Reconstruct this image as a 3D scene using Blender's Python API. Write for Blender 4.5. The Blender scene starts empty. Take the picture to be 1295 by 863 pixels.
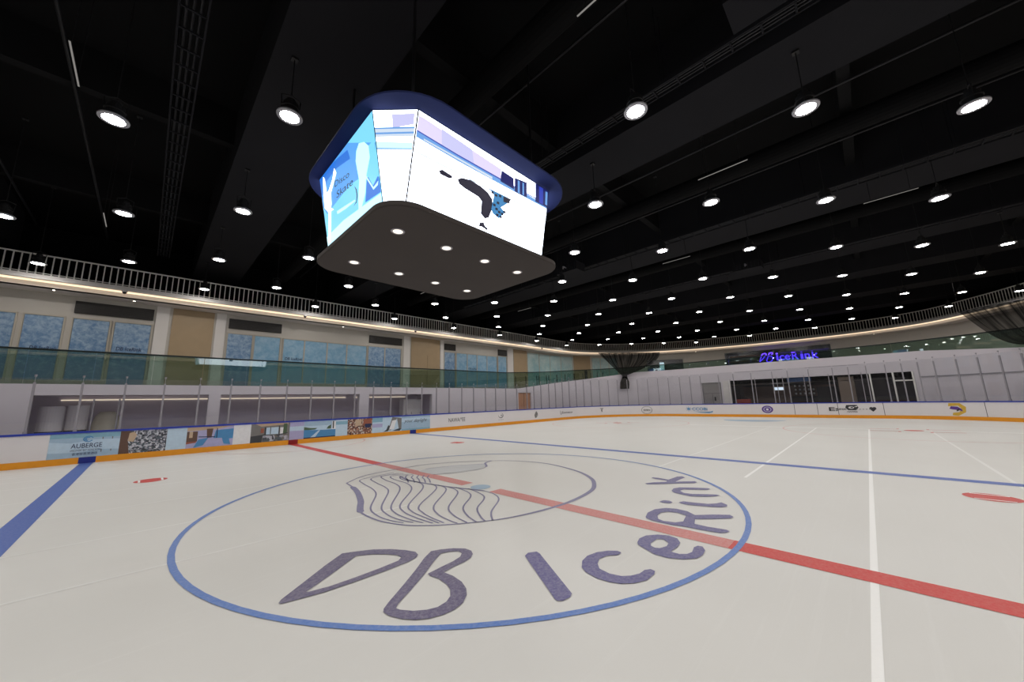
import bpy, math, random
from mathutils import Vector, Matrix
from mathutils.geometry import tessellate_polygon
R=random.Random(7)
SC=bpy.context.scene; COL=SC.collection
# ------------------------------------------------------------------ camera
IW,IH=1295,863
F,YAW,PIT,ROL=451.0892,0.7752033,0.1670019,-0.0253763
CAM=Vector((-4.87976,-5.766009,1.682609))
fw=Vector((math.cos(YAW)*math.cos(PIT),math.sin(YAW)*math.cos(PIT),math.sin(PIT)))
r0=Vector((math.sin(YAW),-math.cos(YAW),0)); u0=r0.cross(fw)
rt=r0*math.cos(ROL)+u0*math.sin(ROL); up=u0*math.cos(ROL)-r0*math.sin(ROL)
cd=bpy.data.cameras.new('camera'); cam=bpy.data.objects.new('camera',cd); COL.objects.link(cam)
cd.sensor_width=36; cd.lens=36*F/IW; cd.clip_end=400; cd.clip_start=.05
m=Matrix((rt,up,-fw)).transposed().to_4x4(); m.translation=CAM; cam.matrix_world=m
SC.camera=cam
SC.view_settings.view_transform='Standard'; SC.view_settings.look='None'
SC.view_settings.gamma=1; SC.view_settings.exposure=0; SC.view_settings.use_curve_mapping=False
try: SC.cycles.transparent_max_bounces=32
except Exception: pass
def ray(px): return rt*((px[0]-IW/2)/F)-up*((px[1]-IH/2)/F)+fw
def onz(px,z=0.0):
    d=ray(px); return CAM+d*((z-CAM.z)/d.z)
def ony(px,y):
    d=ray(px); return CAM+d*((y-CAM.y)/d.y)
def onplane(px,o,n):
    d=ray(px); return CAM+d*((o-CAM).dot(n)/d.dot(n))
# ------------------------------------------------------------------ paths
class Path:
    def __init__(s,pts,closed=True):
        if closed: pts=pts+[pts[0]]
        s.P=[Vector(p) for p in pts]; s.S=[0]
        for a,b in zip(s.P,s.P[1:]): s.S.append(s.S[-1]+(b-a).length)
        s.L=s.S[-1]; s.closed=closed
        n=len(s.P); s.N=[]
        for i in range(n):
            a=s.P[i-1] if i>0 else (s.P[-2] if closed else s.P[0])
            b=s.P[i+1] if i<n-1 else (s.P[1] if closed else s.P[-1])
            t=(b-a).normalized(); s.N.append(Vector((-t.y,t.x)))
    def at(s,q):
        q=q%s.L if s.closed else min(max(q,0),s.L)
        lo,hi=0,len(s.S)-1
        while hi-lo>1:
            mid=(lo+hi)//2
            if s.S[mid]<=q: lo=mid
            else: hi=mid
        k=(q-s.S[lo])/max(1e-9,s.S[lo+1]-s.S[lo])
        return s.P[lo].lerp(s.P[lo+1],k), s.N[lo].lerp(s.N[lo+1],k).normalized()
    def sub(s,a,b,step=None):
        qs=[a]
        base=math.floor(a/s.L)*s.L if s.closed else 0
        for w in ((0,s.L) if s.closed else (0,)):
            for v in s.S:
                vv=v+base+w
                if a+.02<vv<b-.02 and vv-qs[-1]>.01: qs.append(vv)
        qs.append(b)
        if step:
            o=[qs[0]]
            for x,y in zip(qs,qs[1:]):
                k=max(1,int(math.ceil((y-x)/step)))
                o+= [x+(y-x)*i/k for i in range(1,k+1)]
            qs=o
        return qs
    def hit(s,px):
        d=ray(px); best=None
        for i,(a,b) in enumerate(zip(s.P,s.P[1:])):
            e=b-a; L=e.length
            if L<1e-9: continue
            det=-d.x*e.y+e.x*d.y
            if abs(det)<1e-12: continue
            rx,ry=a.x-CAM.x,a.y-CAM.y
            t=(-rx*e.y+e.x*ry)/det; u=(d.x*ry-d.y*rx)/det
            if t>0 and -1e-6<=u<=1+1e-6 and (best is None or t<best[0]): best=(t,s.S[i]+u*L,CAM.z+t*d.z)
        q,z=best[1],best[2]
        if s.closed and q>s.L*.5: q-=s.L
        return q,z
    def offset(s,o): 
        p=[(a+n*o) for a,n in zip(s.P,s.N)]
        return Path(p[:-1] if s.closed else p,s.closed)
def rrect(xe,yw,r,n=24,c=(0,0)):
    P=[(c[0],c[1]+yw)]
    for cx,cy,a0 in ((xe-r,yw-r,90),(xe-r,r-yw,0),(r-xe,r-yw,-90),(r-xe,yw-r,-180)):
        for i in range(n+1):
            a=math.radians(a0-90*i/n); P.append((c[0]+cx+r*math.cos(a),c[1]+cy+r*math.sin(a)))
    return P
def catmull(pts,k=6):
    o=[]
    for i in range(len(pts)-1):
        p0=pts[max(0,i-1)];p1=pts[i];p2=pts[i+1];p3=pts[min(len(pts)-1,i+2)]
        for j in range(k):
            t=j/k
            o.append(tuple(.5*(2*b+(c-a)*t+(2*a-5*b+4*c-d)*t*t+(3*b-a-3*c+d)*t**3) for a,b,c,d in zip(p0,p1,p2,p3)))
    o.append(pts[-1]); return o
BOARD=Path(rrect(28.3,13.1,7))
PARA=Path(rrect(30.3,15,9))
CORN=Path([(-34,21.5),(0,21.5)]+catmull([(20,21.5),(28,21.5),(33,21.5),(36,20.95),(38.7,19.6),(42.1,16.9),(44.6,13.4),(46.3,9.7),(47.5,5),(48.1,0),(47.8,-5.6),(46,-10.1),(42.3,-12.9),(38.6,-14.9),(33,-17.5),(27,-20),(20,-21.5)])+[(-34,-21.5)],False)
WALL=CORN.offset(1.6)
BACK=CORN.offset(5)
# ------------------------------------------------------------------ materials
def lin(c):
    c=c/255
    return c/12.92 if c<=.04045 else ((c+.055)/1.055)**2.4
def rgb(c): return (lin(c[0]),lin(c[1]),lin(c[2]),1)
MC={}
def paint(name,c,rough=.5,var=.08,scale=6,metal=0,spec=.5,bump=0):
    if name in MC: return MC[name]
    mt=bpy.data.materials.new(name); mt.use_nodes=True; nt=mt.node_tree; b=nt.nodes['Principled BSDF']
    b.inputs['Roughness'].default_value=rough; b.inputs['Metallic'].default_value=metal
    b.inputs['Specular IOR Level'].default_value=spec
    tc=nt.nodes.new('ShaderNodeTexCoord'); nz=nt.nodes.new('ShaderNodeTexNoise'); nz.inputs['Scale'].default_value=scale; nz.inputs['Detail'].default_value=3
    cr=nt.nodes.new('ShaderNodeMix'); cr.data_type='RGBA'
    k=rgb(c); cr.inputs[6].default_value=tuple(v*(1-var) for v in k[:3])+(1,); cr.inputs[7].default_value=tuple(min(1,v*(1+var)) for v in k[:3])+(1,)
    nt.links.new(tc.outputs['Object'],nz.inputs['Vector']); nt.links.new(nz.outputs['Fac'],cr.inputs[0]); nt.links.new(cr.outputs[2],b.inputs['Base Color'])
    if bump:
        bp=nt.nodes.new('ShaderNodeBump'); bp.inputs['Strength'].default_value=bump; bp.inputs['Distance'].default_value=.01
        nt.links.new(nz.outputs['Fac'],bp.inputs['Height']); nt.links.new(bp.outputs['Normal'],b.inputs['Normal'])
    MC[name]=mt; return mt
def emit(name,c,st=1.0):
    if name in MC: return MC[name]
    mt=bpy.data.materials.new(name); mt.use_nodes=True; b=mt.node_tree.nodes['Principled BSDF']
    b.inputs['Base Color'].default_value=(.02,.02,.02,1); b.inputs['Emission Color'].default_value=rgb(c); b.inputs['Emission Strength'].default_value=st
    b.inputs['Roughness'].default_value=.4
    MC[name]=mt; return mt
def glass(name,tint,refl=1.0,rough=0.0,streak=0):
    mt=bpy.data.materials.new(name); mt.use_nodes=True; nt=mt.node_tree; nt.nodes.clear()
    out=nt.nodes.new('ShaderNodeOutputMaterial'); mx=nt.nodes.new('ShaderNodeMixShader'); tr=nt.nodes.new('ShaderNodeBsdfTransparent'); gl=nt.nodes.new('ShaderNodeBsdfGlossy')
    tr.inputs[0].default_value=tint+(1,); gl.inputs['Roughness'].default_value=rough
    lw=nt.nodes.new('ShaderNodeLayerWeight'); lw.inputs[0].default_value=.5
    pw=nt.nodes.new('ShaderNodeMath'); pw.operation='POWER'; pw.inputs[1].default_value=5
    ma=nt.nodes.new('ShaderNodeMath'); ma.operation='MULTIPLY_ADD'; ma.inputs[1].default_value=.9*refl; ma.inputs[2].default_value=.04*refl
    nt.links.new(lw.outputs['Facing'],pw.inputs[0]); nt.links.new(pw.outputs[0],ma.inputs[0]); nt.links.new(ma.outputs[0],mx.inputs[0])
    nt.links.new(tr.outputs[0],mx.inputs[1]); nt.links.new(gl.outputs[0],mx.inputs[2])
    last=mx
    if streak:
        df=nt.nodes.new('ShaderNodeBsdfDiffuse'); df.inputs[0].default_value=(.7,.68,.72,1)
        tc=nt.nodes.new('ShaderNodeTexCoord'); nz=nt.nodes.new('ShaderNodeTexNoise'); nz.inputs['Scale'].default_value=1.3; nz.inputs['Detail'].default_value=5
        mm=nt.nodes.new('ShaderNodeMath'); mm.operation='MULTIPLY'; mm.inputs[1].default_value=streak
        nt.links.new(tc.outputs['Object'],nz.inputs['Vector']); nt.links.new(nz.outputs['Fac'],mm.inputs[0])
        m2=nt.nodes.new('ShaderNodeMixShader'); nt.links.new(mm.outputs[0],m2.inputs[0]); nt.links.new(mx.outputs[0],m2.inputs[1]); nt.links.new(df.outputs[0],m2.inputs[2]); last=m2
    nt.links.new(last.outputs[0],out.inputs[0]); return mt
# ------------------------------------------------------------------ mesh builder
class MB:
    def __init__(s): s.v=[]; s.f=[]; s.mi=[]; s.mats=[]; s.cur=0
    def use(s,mt):
        if mt not in s.mats: s.mats.append(mt)
        s.cur=s.mats.index(mt); return s
    def add(s,vs,fs):
        o=len(s.v); s.v+= [Vector(v) for v in vs]; s.f+=[tuple(i+o for i in f) for f in fs]; s.mi+=[s.cur]*len(fs); return s
    def hexa(s,b,t):
        return s.add(list(b)+list(t),[(3,2,1,0),(4,5,6,7),(0,1,5,4),(1,2,6,5),(2,3,7,6),(3,0,4,7)])
    def box(s,a,b):
        x0,y0,z0=a;x1,y1,z1=b
        return s.hexa([(x0,y0,z0),(x1,y0,z0),(x1,y1,z0),(x0,y1,z0)],[(x0,y0,z1),(x1,y0,z1),(x1,y1,z1),(x0,y1,z1)])
    def cyl(s,a,b,r,n=10,r2=None):
        a=Vector(a);b=Vector(b); d=(b-a).normalized(); x=d.orthogonal().normalized(); y=d.cross(x); r2=r if r2 is None else r2
        vs=[a+(x*math.cos(q)+y*math.sin(q))*r for q in [2*math.pi*i/n for i in range(n)]]+[b+(x*math.cos(q)+y*math.sin(q))*r2 for q in [2*math.pi*i/n for i in range(n)]]
        return s.add(vs,[tuple(reversed(range(n))),tuple(range(n,2*n))]+[(i,(i+1)%n,n+(i+1)%n,n+i) for i in range(n)])
    def tube(s,pts,r,n=6):
        for a,b in zip(pts,pts[1:]): s.cyl(a,b,r,n)
        return s
    def lathe(s,c,prof,n=24):
        vs=[];fs=[]
        for r,z in prof:
            for i in range(n): a=2*math.pi*i/n; vs.append((c[0]+r*math.cos(a),c[1]+r*math.sin(a),c[2]+z))
        for k in range(len(prof)-1):
            for i in range(n): fs.append((k*n+i,k*n+(i+1)%n,(k+1)*n+(i+1)%n,(k+1)*n+i))
        return s.add(vs,fs)
    def poly(s,pts3):
        return s.add(pts3,[tuple(range(len(pts3)))])
    def sweep(s,path,a,b,prof,zf=None,step=None,closed=False):
        qs=path.sub(a,b,step); n=len(prof); vs=[];fs=[]
        for q in qs:
            p,nn=path.at(q)
            for o,z in prof:
                if zf: z=zf(q,z)
                vs.append((p.x+nn.x*o,p.y+nn.y*o,z))
        for i in range(len(qs)-1):
            for j in range(n):
                fs.append((i*n+j,i*n+(j+1)%n,(i+1)*n+(j+1)%n,(i+1)*n+j))
        fs.append(tuple(range(n))); fs.append(tuple(reversed([(len(qs)-1)*n+j for j in range(n)])))
        return s.add(vs,fs)
    def build(s,name,mt=None,parent=None,smooth=False,**k):
        me=bpy.data.meshes.new(name); off=WL.get(parent.name,Vector((0,0,0))) if parent else Vector((0,0,0))
        me.from_pydata([v-off for v in s.v],[],s.f)
        if s.mats:
            for x in s.mats: me.materials.append(x)
            for p,i in zip(me.polygons,s.mi): p.material_index=i
        elif mt: me.materials.append(mt)
        if smooth:
            for p in me.polygons: p.use_smooth=True
        me.validate(); me.update()
        import bmesh
        bm=bmesh.new(); bm.from_mesh(me); bmesh.ops.recalc_face_normals(bm,faces=bm.faces[:]); bm.to_mesh(me); bm.free()
        o=bpy.data.objects.new(name,me); COL.objects.link(o)
        if parent: o.parent=parent; WL[o.name]=off
        else: WL[o.name]=Vector((0,0,0))
        for kk,vv in k.items(): o[kk]=vv
        return o
WL={}
BEAMS=((-21,-18.8),(-12.6,-10.4),(-3.6,-1.3),(4.9,6.9),(14.4,16.7),(22.3,24.4),(29.1,31.1),(36.6,38.6),(44,46))
def ceil_z(x,r=.02): return 9.995 if any(a-r<x<b+r for a,b in BEAMS) else 12.15
def B(a,b,r=False): # quick box
    return MB().box(a,b)
def thing(name,label,cat,loc,group=None,kind=None):
    o=bpy.data.objects.new(name,None); COL.objects.link(o); o.location=loc; o.empty_display_size=.1
    if label: o['label']=label
    if cat: o['category']=cat
    if group: o['group']=group
    if kind: o['kind']=kind
    WL[o.name]=Vector(loc); return o
def tag(o,label,cat,group=None):
    o['label']=label; o['category']=cat
    if group: o['group']=group
    return o
def dup(root,loc,label=None,group=None):
    r=root.copy(); COL.objects.link(r); r.location=loc; WL[r.name]=Vector(loc)
    if label: r['label']=label
    if group: r['group']=group
    for ch in list(root.children):
        c=ch.copy(); COL.objects.link(c); c.parent=r
        for g in list(ch.children):
            d=g.copy(); COL.objects.link(d); d.parent=c
    return r
def struct(mb,name,mt=None,parent=None,smooth=False):
    o=mb.build(name,mt,parent,smooth)
    if parent is None: o['kind']='structure'
    return o
def tess(loops):
    """triangulate a 2D outline with holes -> verts, faces"""
    L=[[Vector((p[0],p[1],0)) for p in l] for l in loops]
    f=tessellate_polygon(L); v=[p for l in L for p in l]
    return v,[tuple(t) for t in f]
def text2d(s,size=1.0,shear=0,bold=0,res=4):
    cu=bpy.data.curves.new('t','FONT'); cu.body=s; cu.size=size; cu.shear=shear; cu.offset=bold; cu.resolution_u=res
    o=bpy.data.objects.new('t',cu); COL.objects.link(o)
    dg=bpy.context.evaluated_depsgraph_get(); dg.update()
    me=bpy.data.meshes.new_from_object(o.evaluated_get(dg))
    v=[(p.co.x,p.co.y) for p in me.vertices]; f=[tuple(p.vertices) for p in me.polygons]
    bpy.data.objects.remove(o); bpy.data.curves.remove(cu); bpy.data.meshes.remove(me)
    if v:
        x0=min(a for a,b in v);x1=max(a for a,b in v)
        y0=min(b for a,b in v);y1=max(b for a,b in v)
        v=[((a-x0)/(x1-x0),(b-y0)/(y1-y0)) for a,b in v]
    return v,f
# ------------------------------------------------------------------ materials used
def ice_mat():
    mt=bpy.data.materials.new('ice'); mt.use_nodes=True; nt=mt.node_tree; b=nt.nodes['Principled BSDF']; L=nt.links.new
    tc=nt.nodes.new('ShaderNodeTexCoord')
    n1=nt.nodes.new('ShaderNodeTexNoise'); n1.inputs['Scale'].default_value=.35; n1.inputs['Detail'].default_value=5
    mp=nt.nodes.new('ShaderNodeMapping'); mp.inputs['Scale'].default_value=(.25,9,1); mp.inputs['Rotation'].default_value=(0,0,.03)
    n2=nt.nodes.new('ShaderNodeTexNoise'); n2.inputs['Scale'].default_value=1.0; n2.inputs['Detail'].default_value=8; n2.inputs['Roughness'].default_value=.7
    L(tc.outputs['Object'],n1.inputs['Vector']); L(tc.outputs['Object'],mp.inputs[0]); L(mp.outputs[0],n2.inputs['Vector'])
    n3=nt.nodes.new('ShaderNodeTexNoise'); n3.inputs['Scale'].default_value=40; n3.inputs['Detail'].default_value=4; L(tc.outputs['Object'],n3.inputs['Vector'])
    c1=nt.nodes.new('ShaderNodeMix'); c1.data_type='RGBA'; c1.inputs[6].default_value=(.67,.66,.63,1); c1.inputs[7].default_value=(.76,.755,.73,1)
    L(n1.outputs['Fac'],c1.inputs[0])
    r=nt.nodes.new('ShaderNodeValToRGB'); r.color_ramp.elements[0].position=.55; r.color_ramp.elements[1].position=.75; r.color_ramp.elements[0].color=(0,0,0,1); r.color_ramp.elements[1].color=(.22,.22,.22,1)
    L(n2.outputs['Fac'],r.inputs[0])
    c2=nt.nodes.new('ShaderNodeMix'); c2.data_type='RGBA'; c2.inputs[7].default_value=(.86,.86,.84,1)
    L(r.outputs[0],c2.inputs[0]); L(c1.outputs[2],c2.inputs[6]); L(c2.outputs[2],b.inputs['Base Color'])
    mr=nt.nodes.new('ShaderNodeMapRange'); mr.inputs[3].default_value=.3; mr.inputs[4].default_value=.46; L(n2.outputs['Fac'],mr.inputs[0]); L(mr.outputs[0],b.inputs['Roughness'])
    b.inputs['IOR'].default_value=1.31
    bp=nt.nodes.new('ShaderNodeBump'); bp.inputs['Strength'].default_value=.12; bp.inputs['Distance'].default_value=.004; L(n2.outputs['Fac'],bp.inputs['Height']); L(bp.outputs[0],b.inputs['Normal'])
    return mt
def under_ice(name,c,speck=.25,cover=.0):
    """ice paint: flat colour with fine frost speckle"""
    mt=bpy.data.materials.new(name); mt.use_nodes=True; nt=mt.node_tree; b=nt.nodes['Principled BSDF']; L=nt.links.new
    tc=nt.nodes.new('ShaderNodeTexCoord'); nz=nt.nodes.new('ShaderNodeTexNoise'); nz.inputs['Scale'].default_value=30; nz.inputs['Detail'].default_value=6; nz.inputs['Roughness'].default_value=.8
    L(tc.outputs['Object'],nz.inputs['Vector'])
    mr=nt.nodes.new('ShaderNodeMapRange'); mr.inputs[1].default_value=.35; mr.inputs[2].default_value=.7; mr.inputs[3].default_value=cover; mr.inputs[4].default_value=cover+speck; L(nz.outputs['Fac'],mr.inputs[0])
    mx=nt.nodes.new('ShaderNodeMix'); mx.data_type='RGBA'; mx.inputs[6].default_value=rgb(c); mx.inputs[7].default_value=(.72,.71,.69,1)
    L(mr.outputs[0],mx.inputs[0]); L(mx.outputs[2],b.inputs['Base Color']); b.inputs['Roughness'].default_value=.38; b.inputs['IOR'].default_value=1.31
    return mt
ICE=ice_mat()
M_navy=under_ice('navy_ice_paint',(86,80,138),.3)
M_plum=under_ice('plum_ice_paint',(88,78,118),.3)
M_circ=under_ice('circle_blue_paint',(80,122,196),.25)
M_line=under_ice('swirl_line_paint',(108,106,152),.3)
M_red=under_ice('red_ice_paint',(205,42,34),.18)
M_redf=under_ice('faded_red_ice_paint',(205,110,105),.3,.05)
M_blue=under_ice('blue_ice_paint',(52,92,178),.2)
M_pale=under_ice('pale_blue_ice_paint',(150,180,205),.3)
M_rfaint=under_ice('faint_red_ice_paint',(215,130,125),.5,.2)
M_wline=under_ice('white_scored_line',(250,250,248),.1)
M_wmid=under_ice('soft_white_scored_line',(252,252,250),.12,0)
M_wfaint=under_ice('faint_white_scored_line',(238,238,235),.2,.1)
W_white=paint('white_plaster',(214,210,208),.6,.04,1.5)
W_lower=paint('white_render',(206,200,208),.55,.04,1.2)
W_beige=paint('beige_plaster',(188,183,176),.65,.04,1)
W_tan=paint('tan_veneer',(160,138,108),.5,.08,2)
M_black=paint('matt_black',(14,14,16),.6,.2,3)
M_ceil=paint('black_ceiling',(17,17,18),.9,.2,.6,spec=.1)
M_beam=paint('charcoal_beam',(33,33,36),.9,.12,.8,spec=.1)
M_gunm=paint('dark_steel',(40,40,43),.45,.15,8,metal=.6)
M_alu=paint('brushed_aluminium',(146,143,150),.42,.08,10,metal=.35)
M_rail=paint('white_enamel',(238,236,232),.4,.04,6)
M_board=paint('white_hdpe_board',(222,218,220),.35,.03,2)
M_kick=paint('yellow_kick_plate',(228,150,22),.4,.08,5)
M_cap=paint('blue_cap_rail',(34,56,160),.35,.08,4)
M_kblue=paint('blue_marker',(22,40,130),.4)
M_kred=paint('dark_red_marker',(140,22,26),.4)
M_purpw=paint('grey_violet_wall',(212,202,220),.7,.06,1)
M_rub=paint('rubber_floor',(70,68,72),.8,.1,8)
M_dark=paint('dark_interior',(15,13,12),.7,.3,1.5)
M_brown=paint('dark_brown_panel',(70,52,40),.5,.2,2)
G_bal=glass('green_balustrade_glass',(.57,.69,.64),1.8)
G_rink=glass('clear_shield_glass',(.955,.96,.965),1.0,0,.02)
G_shop=glass('shop_glass',(.7,.72,.74),1.6)
M_hrail=paint('dark_green_rail',(22,34,34),.35,.1,5,metal=.5)
# ------------------------------------------------------------------ ice and floors
ice=MB(); ice.poly([(p.x,p.y,0) for p in BOARD.P[:-1]])
FLOOR=struct(ice,'floor',ICE)
def ringflat(pa,pb,z,mt,name,t=.0):
    m=MB(); n=len(pa)
    m.add([(p.x,p.y,z) for p in pa]+[(p.x,p.y,z) for p in pb],[(i,i+1,n+i+1,n+i) for i in range(n-1)]); return m
m=MB(); m.sweep(BOARD,0,BOARD.L,[(.02,-.05),(.02,-.003),(6,-.003),(6,-.05)]); struct(m,'floor',M_rub)
MK=[.003]
def mark(name,loops,mt,z=.003,parent=None,label=None):
    v,f=tess(loops); mb=MB(); mb.add([(p.x,p.y,z) for p in v],f); o=mb.build(name,mt,FLOOR)
    if label: o['label']=label
    return o
def ringmark(name,c,r,w,mt,a0=0,a1=360,z=.003,n=96,**k):
    mb=MB(); vs=[];fs=[]
    for i in range(n+1):
        a=math.radians(a0+(a1-a0)*i/n)
        for rr in (r-w/2,r+w/2): vs.append((c[0]+rr*math.cos(a),c[1]+rr*math.sin(a),z))
    fs=[(2*i,2*i+1,2*i+3,2*i+2) for i in range(n)]; mb.add(vs,fs); return mb.build(name,mt,FLOOR,**k)
def rectmark(name,x0,x1,y0,y1,mt,z=.003,**k):
    return MB().add([(x0,y0,z),(x1,y0,z),(x1,y1,z),(x0,y1,z)],[(0,1,2,3)]).build(name,mt,FLOOR,**k)
def stroke(mb,pts,w,z):
    """flat ribbon along 2D points; w number or list"""
    P=[Vector((p[0],p[1])) for p in pts]; n=len(P); vs=[]
    for i,p in enumerate(P):
        t=(P[min(n-1,i+1)]-P[max(0,i-1)]).normalized(); nn=Vector((-t.y,t.x)); ww=w[i] if isinstance(w,(list,tuple)) else w
        for sgn in (-1,1): q=p+nn*sgn*ww/2; vs.append((q.x,q.y,z))
    mb.add(vs,[(2*i,2*i+1,2*i+3,2*i+2) for i in range(n-1)])
HW=13.1-.02
rectmark('white_lane_line',18.45,18.62,-12.3,2.2,M_wline,.0018,label='white scored line running across the far end')
for y in (-7.43,-5.58,-3.72,-1.86): rectmark('white_lane_line',(-4 if y==-5.58 else 4),18.45,y-.028,y+.028,M_wmid if y<-3 and y>-7 else M_wfaint,.0018)
for y in (0,1.8,3.9,6.0,8.2): rectmark('faint_lane_line',-16,-1.5 if y<2 else -2.5,y-.02,y+.02,M_wfaint,.0018)
for y in (9.5,10.6,11.7): rectmark('faint_lane_line',-16,2,y-.02,y+.02,M_wfaint,.0018)
for (y0,y1,mm) in ((-HW,-4.42,M_red),(-4.42,-.42,M_redf),(.42,4.42,M_redf),(4.42,HW,M_red)):
    rectmark('red_centre_line',-.15,.15,y0,y1,mm,.003,label='faded red centre line inside the logo circle' if mm is M_redf else 'bright red centre line outside the logo circle')
for x in (-6.06,6.06): rectmark('blue_line',x-.15,x+.15,-HW,HW,M_blue,.003)
ringmark('centre_circle',(0,0),4.5,.066,M_circ,z=.005)
ringmark('centre_spot',(0,0),.1,.2,M_pale,z=.005)
for sx in (-1,1):
    for sy in (-1,1):
        o=ringmark('faceoff_spot',(4.6*sx,6.93*sy),.15,.3,M_red,n=32)
        mb=MB()
        for d in (-.2,.2): mb.add([(4.6*sx+d-.02,6.93*sy-.2,.005),(4.6*sx+d+.02,6.93*sy-.2,.005),(4.6*sx+d+.02,6.93*sy+.2,.005),(4.6*sx+d-.02,6.93*sy+.2,.005)],[(0,1,2,3)])
        mb.build('spot_stripe',M_wline,FLOOR)
    for sx2 in (1,):
        c=(18.4,6.95*sx); ringmark('faceoff_circle',c,4.5,.05,M_rfaint,z=.0035)
        ringmark('end_faceoff_spot',c,.15,.3,M_red,n=32,z=.004)
        mb=MB()
        for a in (-1,1):
            for b_ in (-1,1):
                mb.add([(c[0]+a*.6+q*.3*a,c[1]+b_*.45+w_*.04,.0045) for q,w_ in ((0,-1),(1,-1),(1,1),(0,1))],[(0,1,2,3)])
                mb.add([(c[0]+a*.6+w_*.04,c[1]+b_*.45+q*.9*b_,.0045) for q,w_ in ((0,-1),(1,-1),(1,1),(0,1))],[(0,1,2,3)])
        mb.build('faceoff_hash_marks',M_red,FLOOR)
ringmark('referee_crease',(0,13.05),3,.05,M_rfaint,180,360,z=.0035)
rectmark('goal_line',24.4,24.45,-12,12,M_rfaint,.003)
ringmark('goal_crease',(24.4,0),.9,1.8,M_pale,90,270,z=.0035)
# --- letters of the centre logo, traced on the ice
def Z(o,s): return lambda L:[(o[0]+x/s,o[1]+y/s) for x,y in L]
def ground2(pxs): return [(q.x,q.y) for q in (onz(p) for p in pxs)]
def letter(name,zz,outer,holes=(),mt=M_navy):
    mark(name,[ground2(zz(outer))]+[ground2(zz(h)) for h in holes],mt,.006)
zB=Z((470,680),7.19)
B_out=[(540,130),(620,115),(740,103),(850,105),(905,125),(920,155),(900,190),(840,230),(760,265),(655,322),(740,355),(820,410),(860,470),(865,530),(830,600),(760,660),(650,710),(520,745),(400,757),(280,750),(160,720),(105,685),(110,655),(150,600),(270,460),(400,300),(480,190)]
B_in=[(630,150),(700,135),(790,130),(820,148),(805,180),(740,222),(640,270),(512,335),(530,355),(610,380),(680,430),(715,480),(715,540),(680,590),(600,640),(500,665),(380,675),(260,665),(220,650),(240,610),(360,480),(480,340),(560,230)]
letter('letter_b',zB,B_out,[B_in],M_plum)
zD=Z((340,680),6.475)
D_out=[(600,135),(690,122),(850,103),(1000,100),(1120,108),(1200,122),(1222,145),(1205,170),(1140,205),(950,280),(700,370),(450,455),(250,510),(100,550),(78,545),(100,515),(300,360),(460,235)]
D_in=[(715,155),(850,142),(960,142),(1050,150),(1085,165),(1060,195),(900,260),(700,335),(500,405),(330,450),(300,452),(380,400),(540,285)]
letter('letter_d',zD,D_out,[D_in],M_plum)
zI=Z((650,680),6.475)
letter('letter_i',zI,[(90,155),(115,130),(185,120),(210,135),(475,465),(460,495),(400,525),(355,525),(335,510),(120,200)])
letter('letter_c',zI,[(880,128),(850,115),(770,113),(680,125),(600,155),(560,195),(555,250),(590,290),(680,340),(780,370),(880,385),(990,380),(1090,355),(1150,305),(1155,280),(1120,265),(1070,272),(1030,300),(960,318),(880,322),(780,300),(700,260),(685,220),(700,180),(760,155),(850,148)])
zE=Z((790,630),8.094)
letter('letter_e',zE,[(130,460),(150,420),(220,390),(340,380),(450,390),(540,420),(570,465),(540,510),(470,555),(560,580),(640,580),(690,560),(710,510),(750,495),(800,505),(825,545),(800,590),(740,625),(600,635),(440,620),(300,580),(180,510),(135,480)],[[(265,470),(330,425),(400,430),(450,470),(430,500),(360,520),(310,515),(270,495)]])
letter('letter_r',zE,[(215,200),(235,155),(310,120),(420,107),(530,115),(640,140),(720,180),(900,175),(1080,178),(1115,200),(1080,215),(900,220),(720,222),(715,270),(850,300),(1040,330),(1075,345),(1040,362),(980,365),(800,335),(620,300),(480,280),(300,240),(225,215)],[[(335,185),(370,155),(440,145),(540,155),(630,185),(600,245),(520,255),(400,240),(345,220)]])
letter('letter_i_dot',zE,[(355,40),(400,27),(460,33),(492,48),(460,60),(390,53)])
letter('letter_i',zE,[(553,48),(600,38),(700,50),(850,65),(940,60),(990,50),(1050,75),(1050,92),(990,100),(880,95),(650,75),(580,62)])
zN=Z((800,590),9.25)
letter('letter_n',zN,[(455,290),(480,262),(550,250),(700,252),(880,260),(910,270),(880,280),(750,278),(600,275),(555,290),(600,315),(700,328),(850,330),(980,335),(1020,345),(980,355),(850,360),(680,355),(560,330),(480,310)])
letter('letter_k',zN,[(145,203),(250,190),(400,185),(400,172),(260,150),(220,138),(240,132),(300,138),(420,160),(520,125),(580,120),(615,135),(570,150),(500,185),(600,180),(730,178),(755,190),(730,200),(500,205),(300,212),(170,214)])
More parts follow.
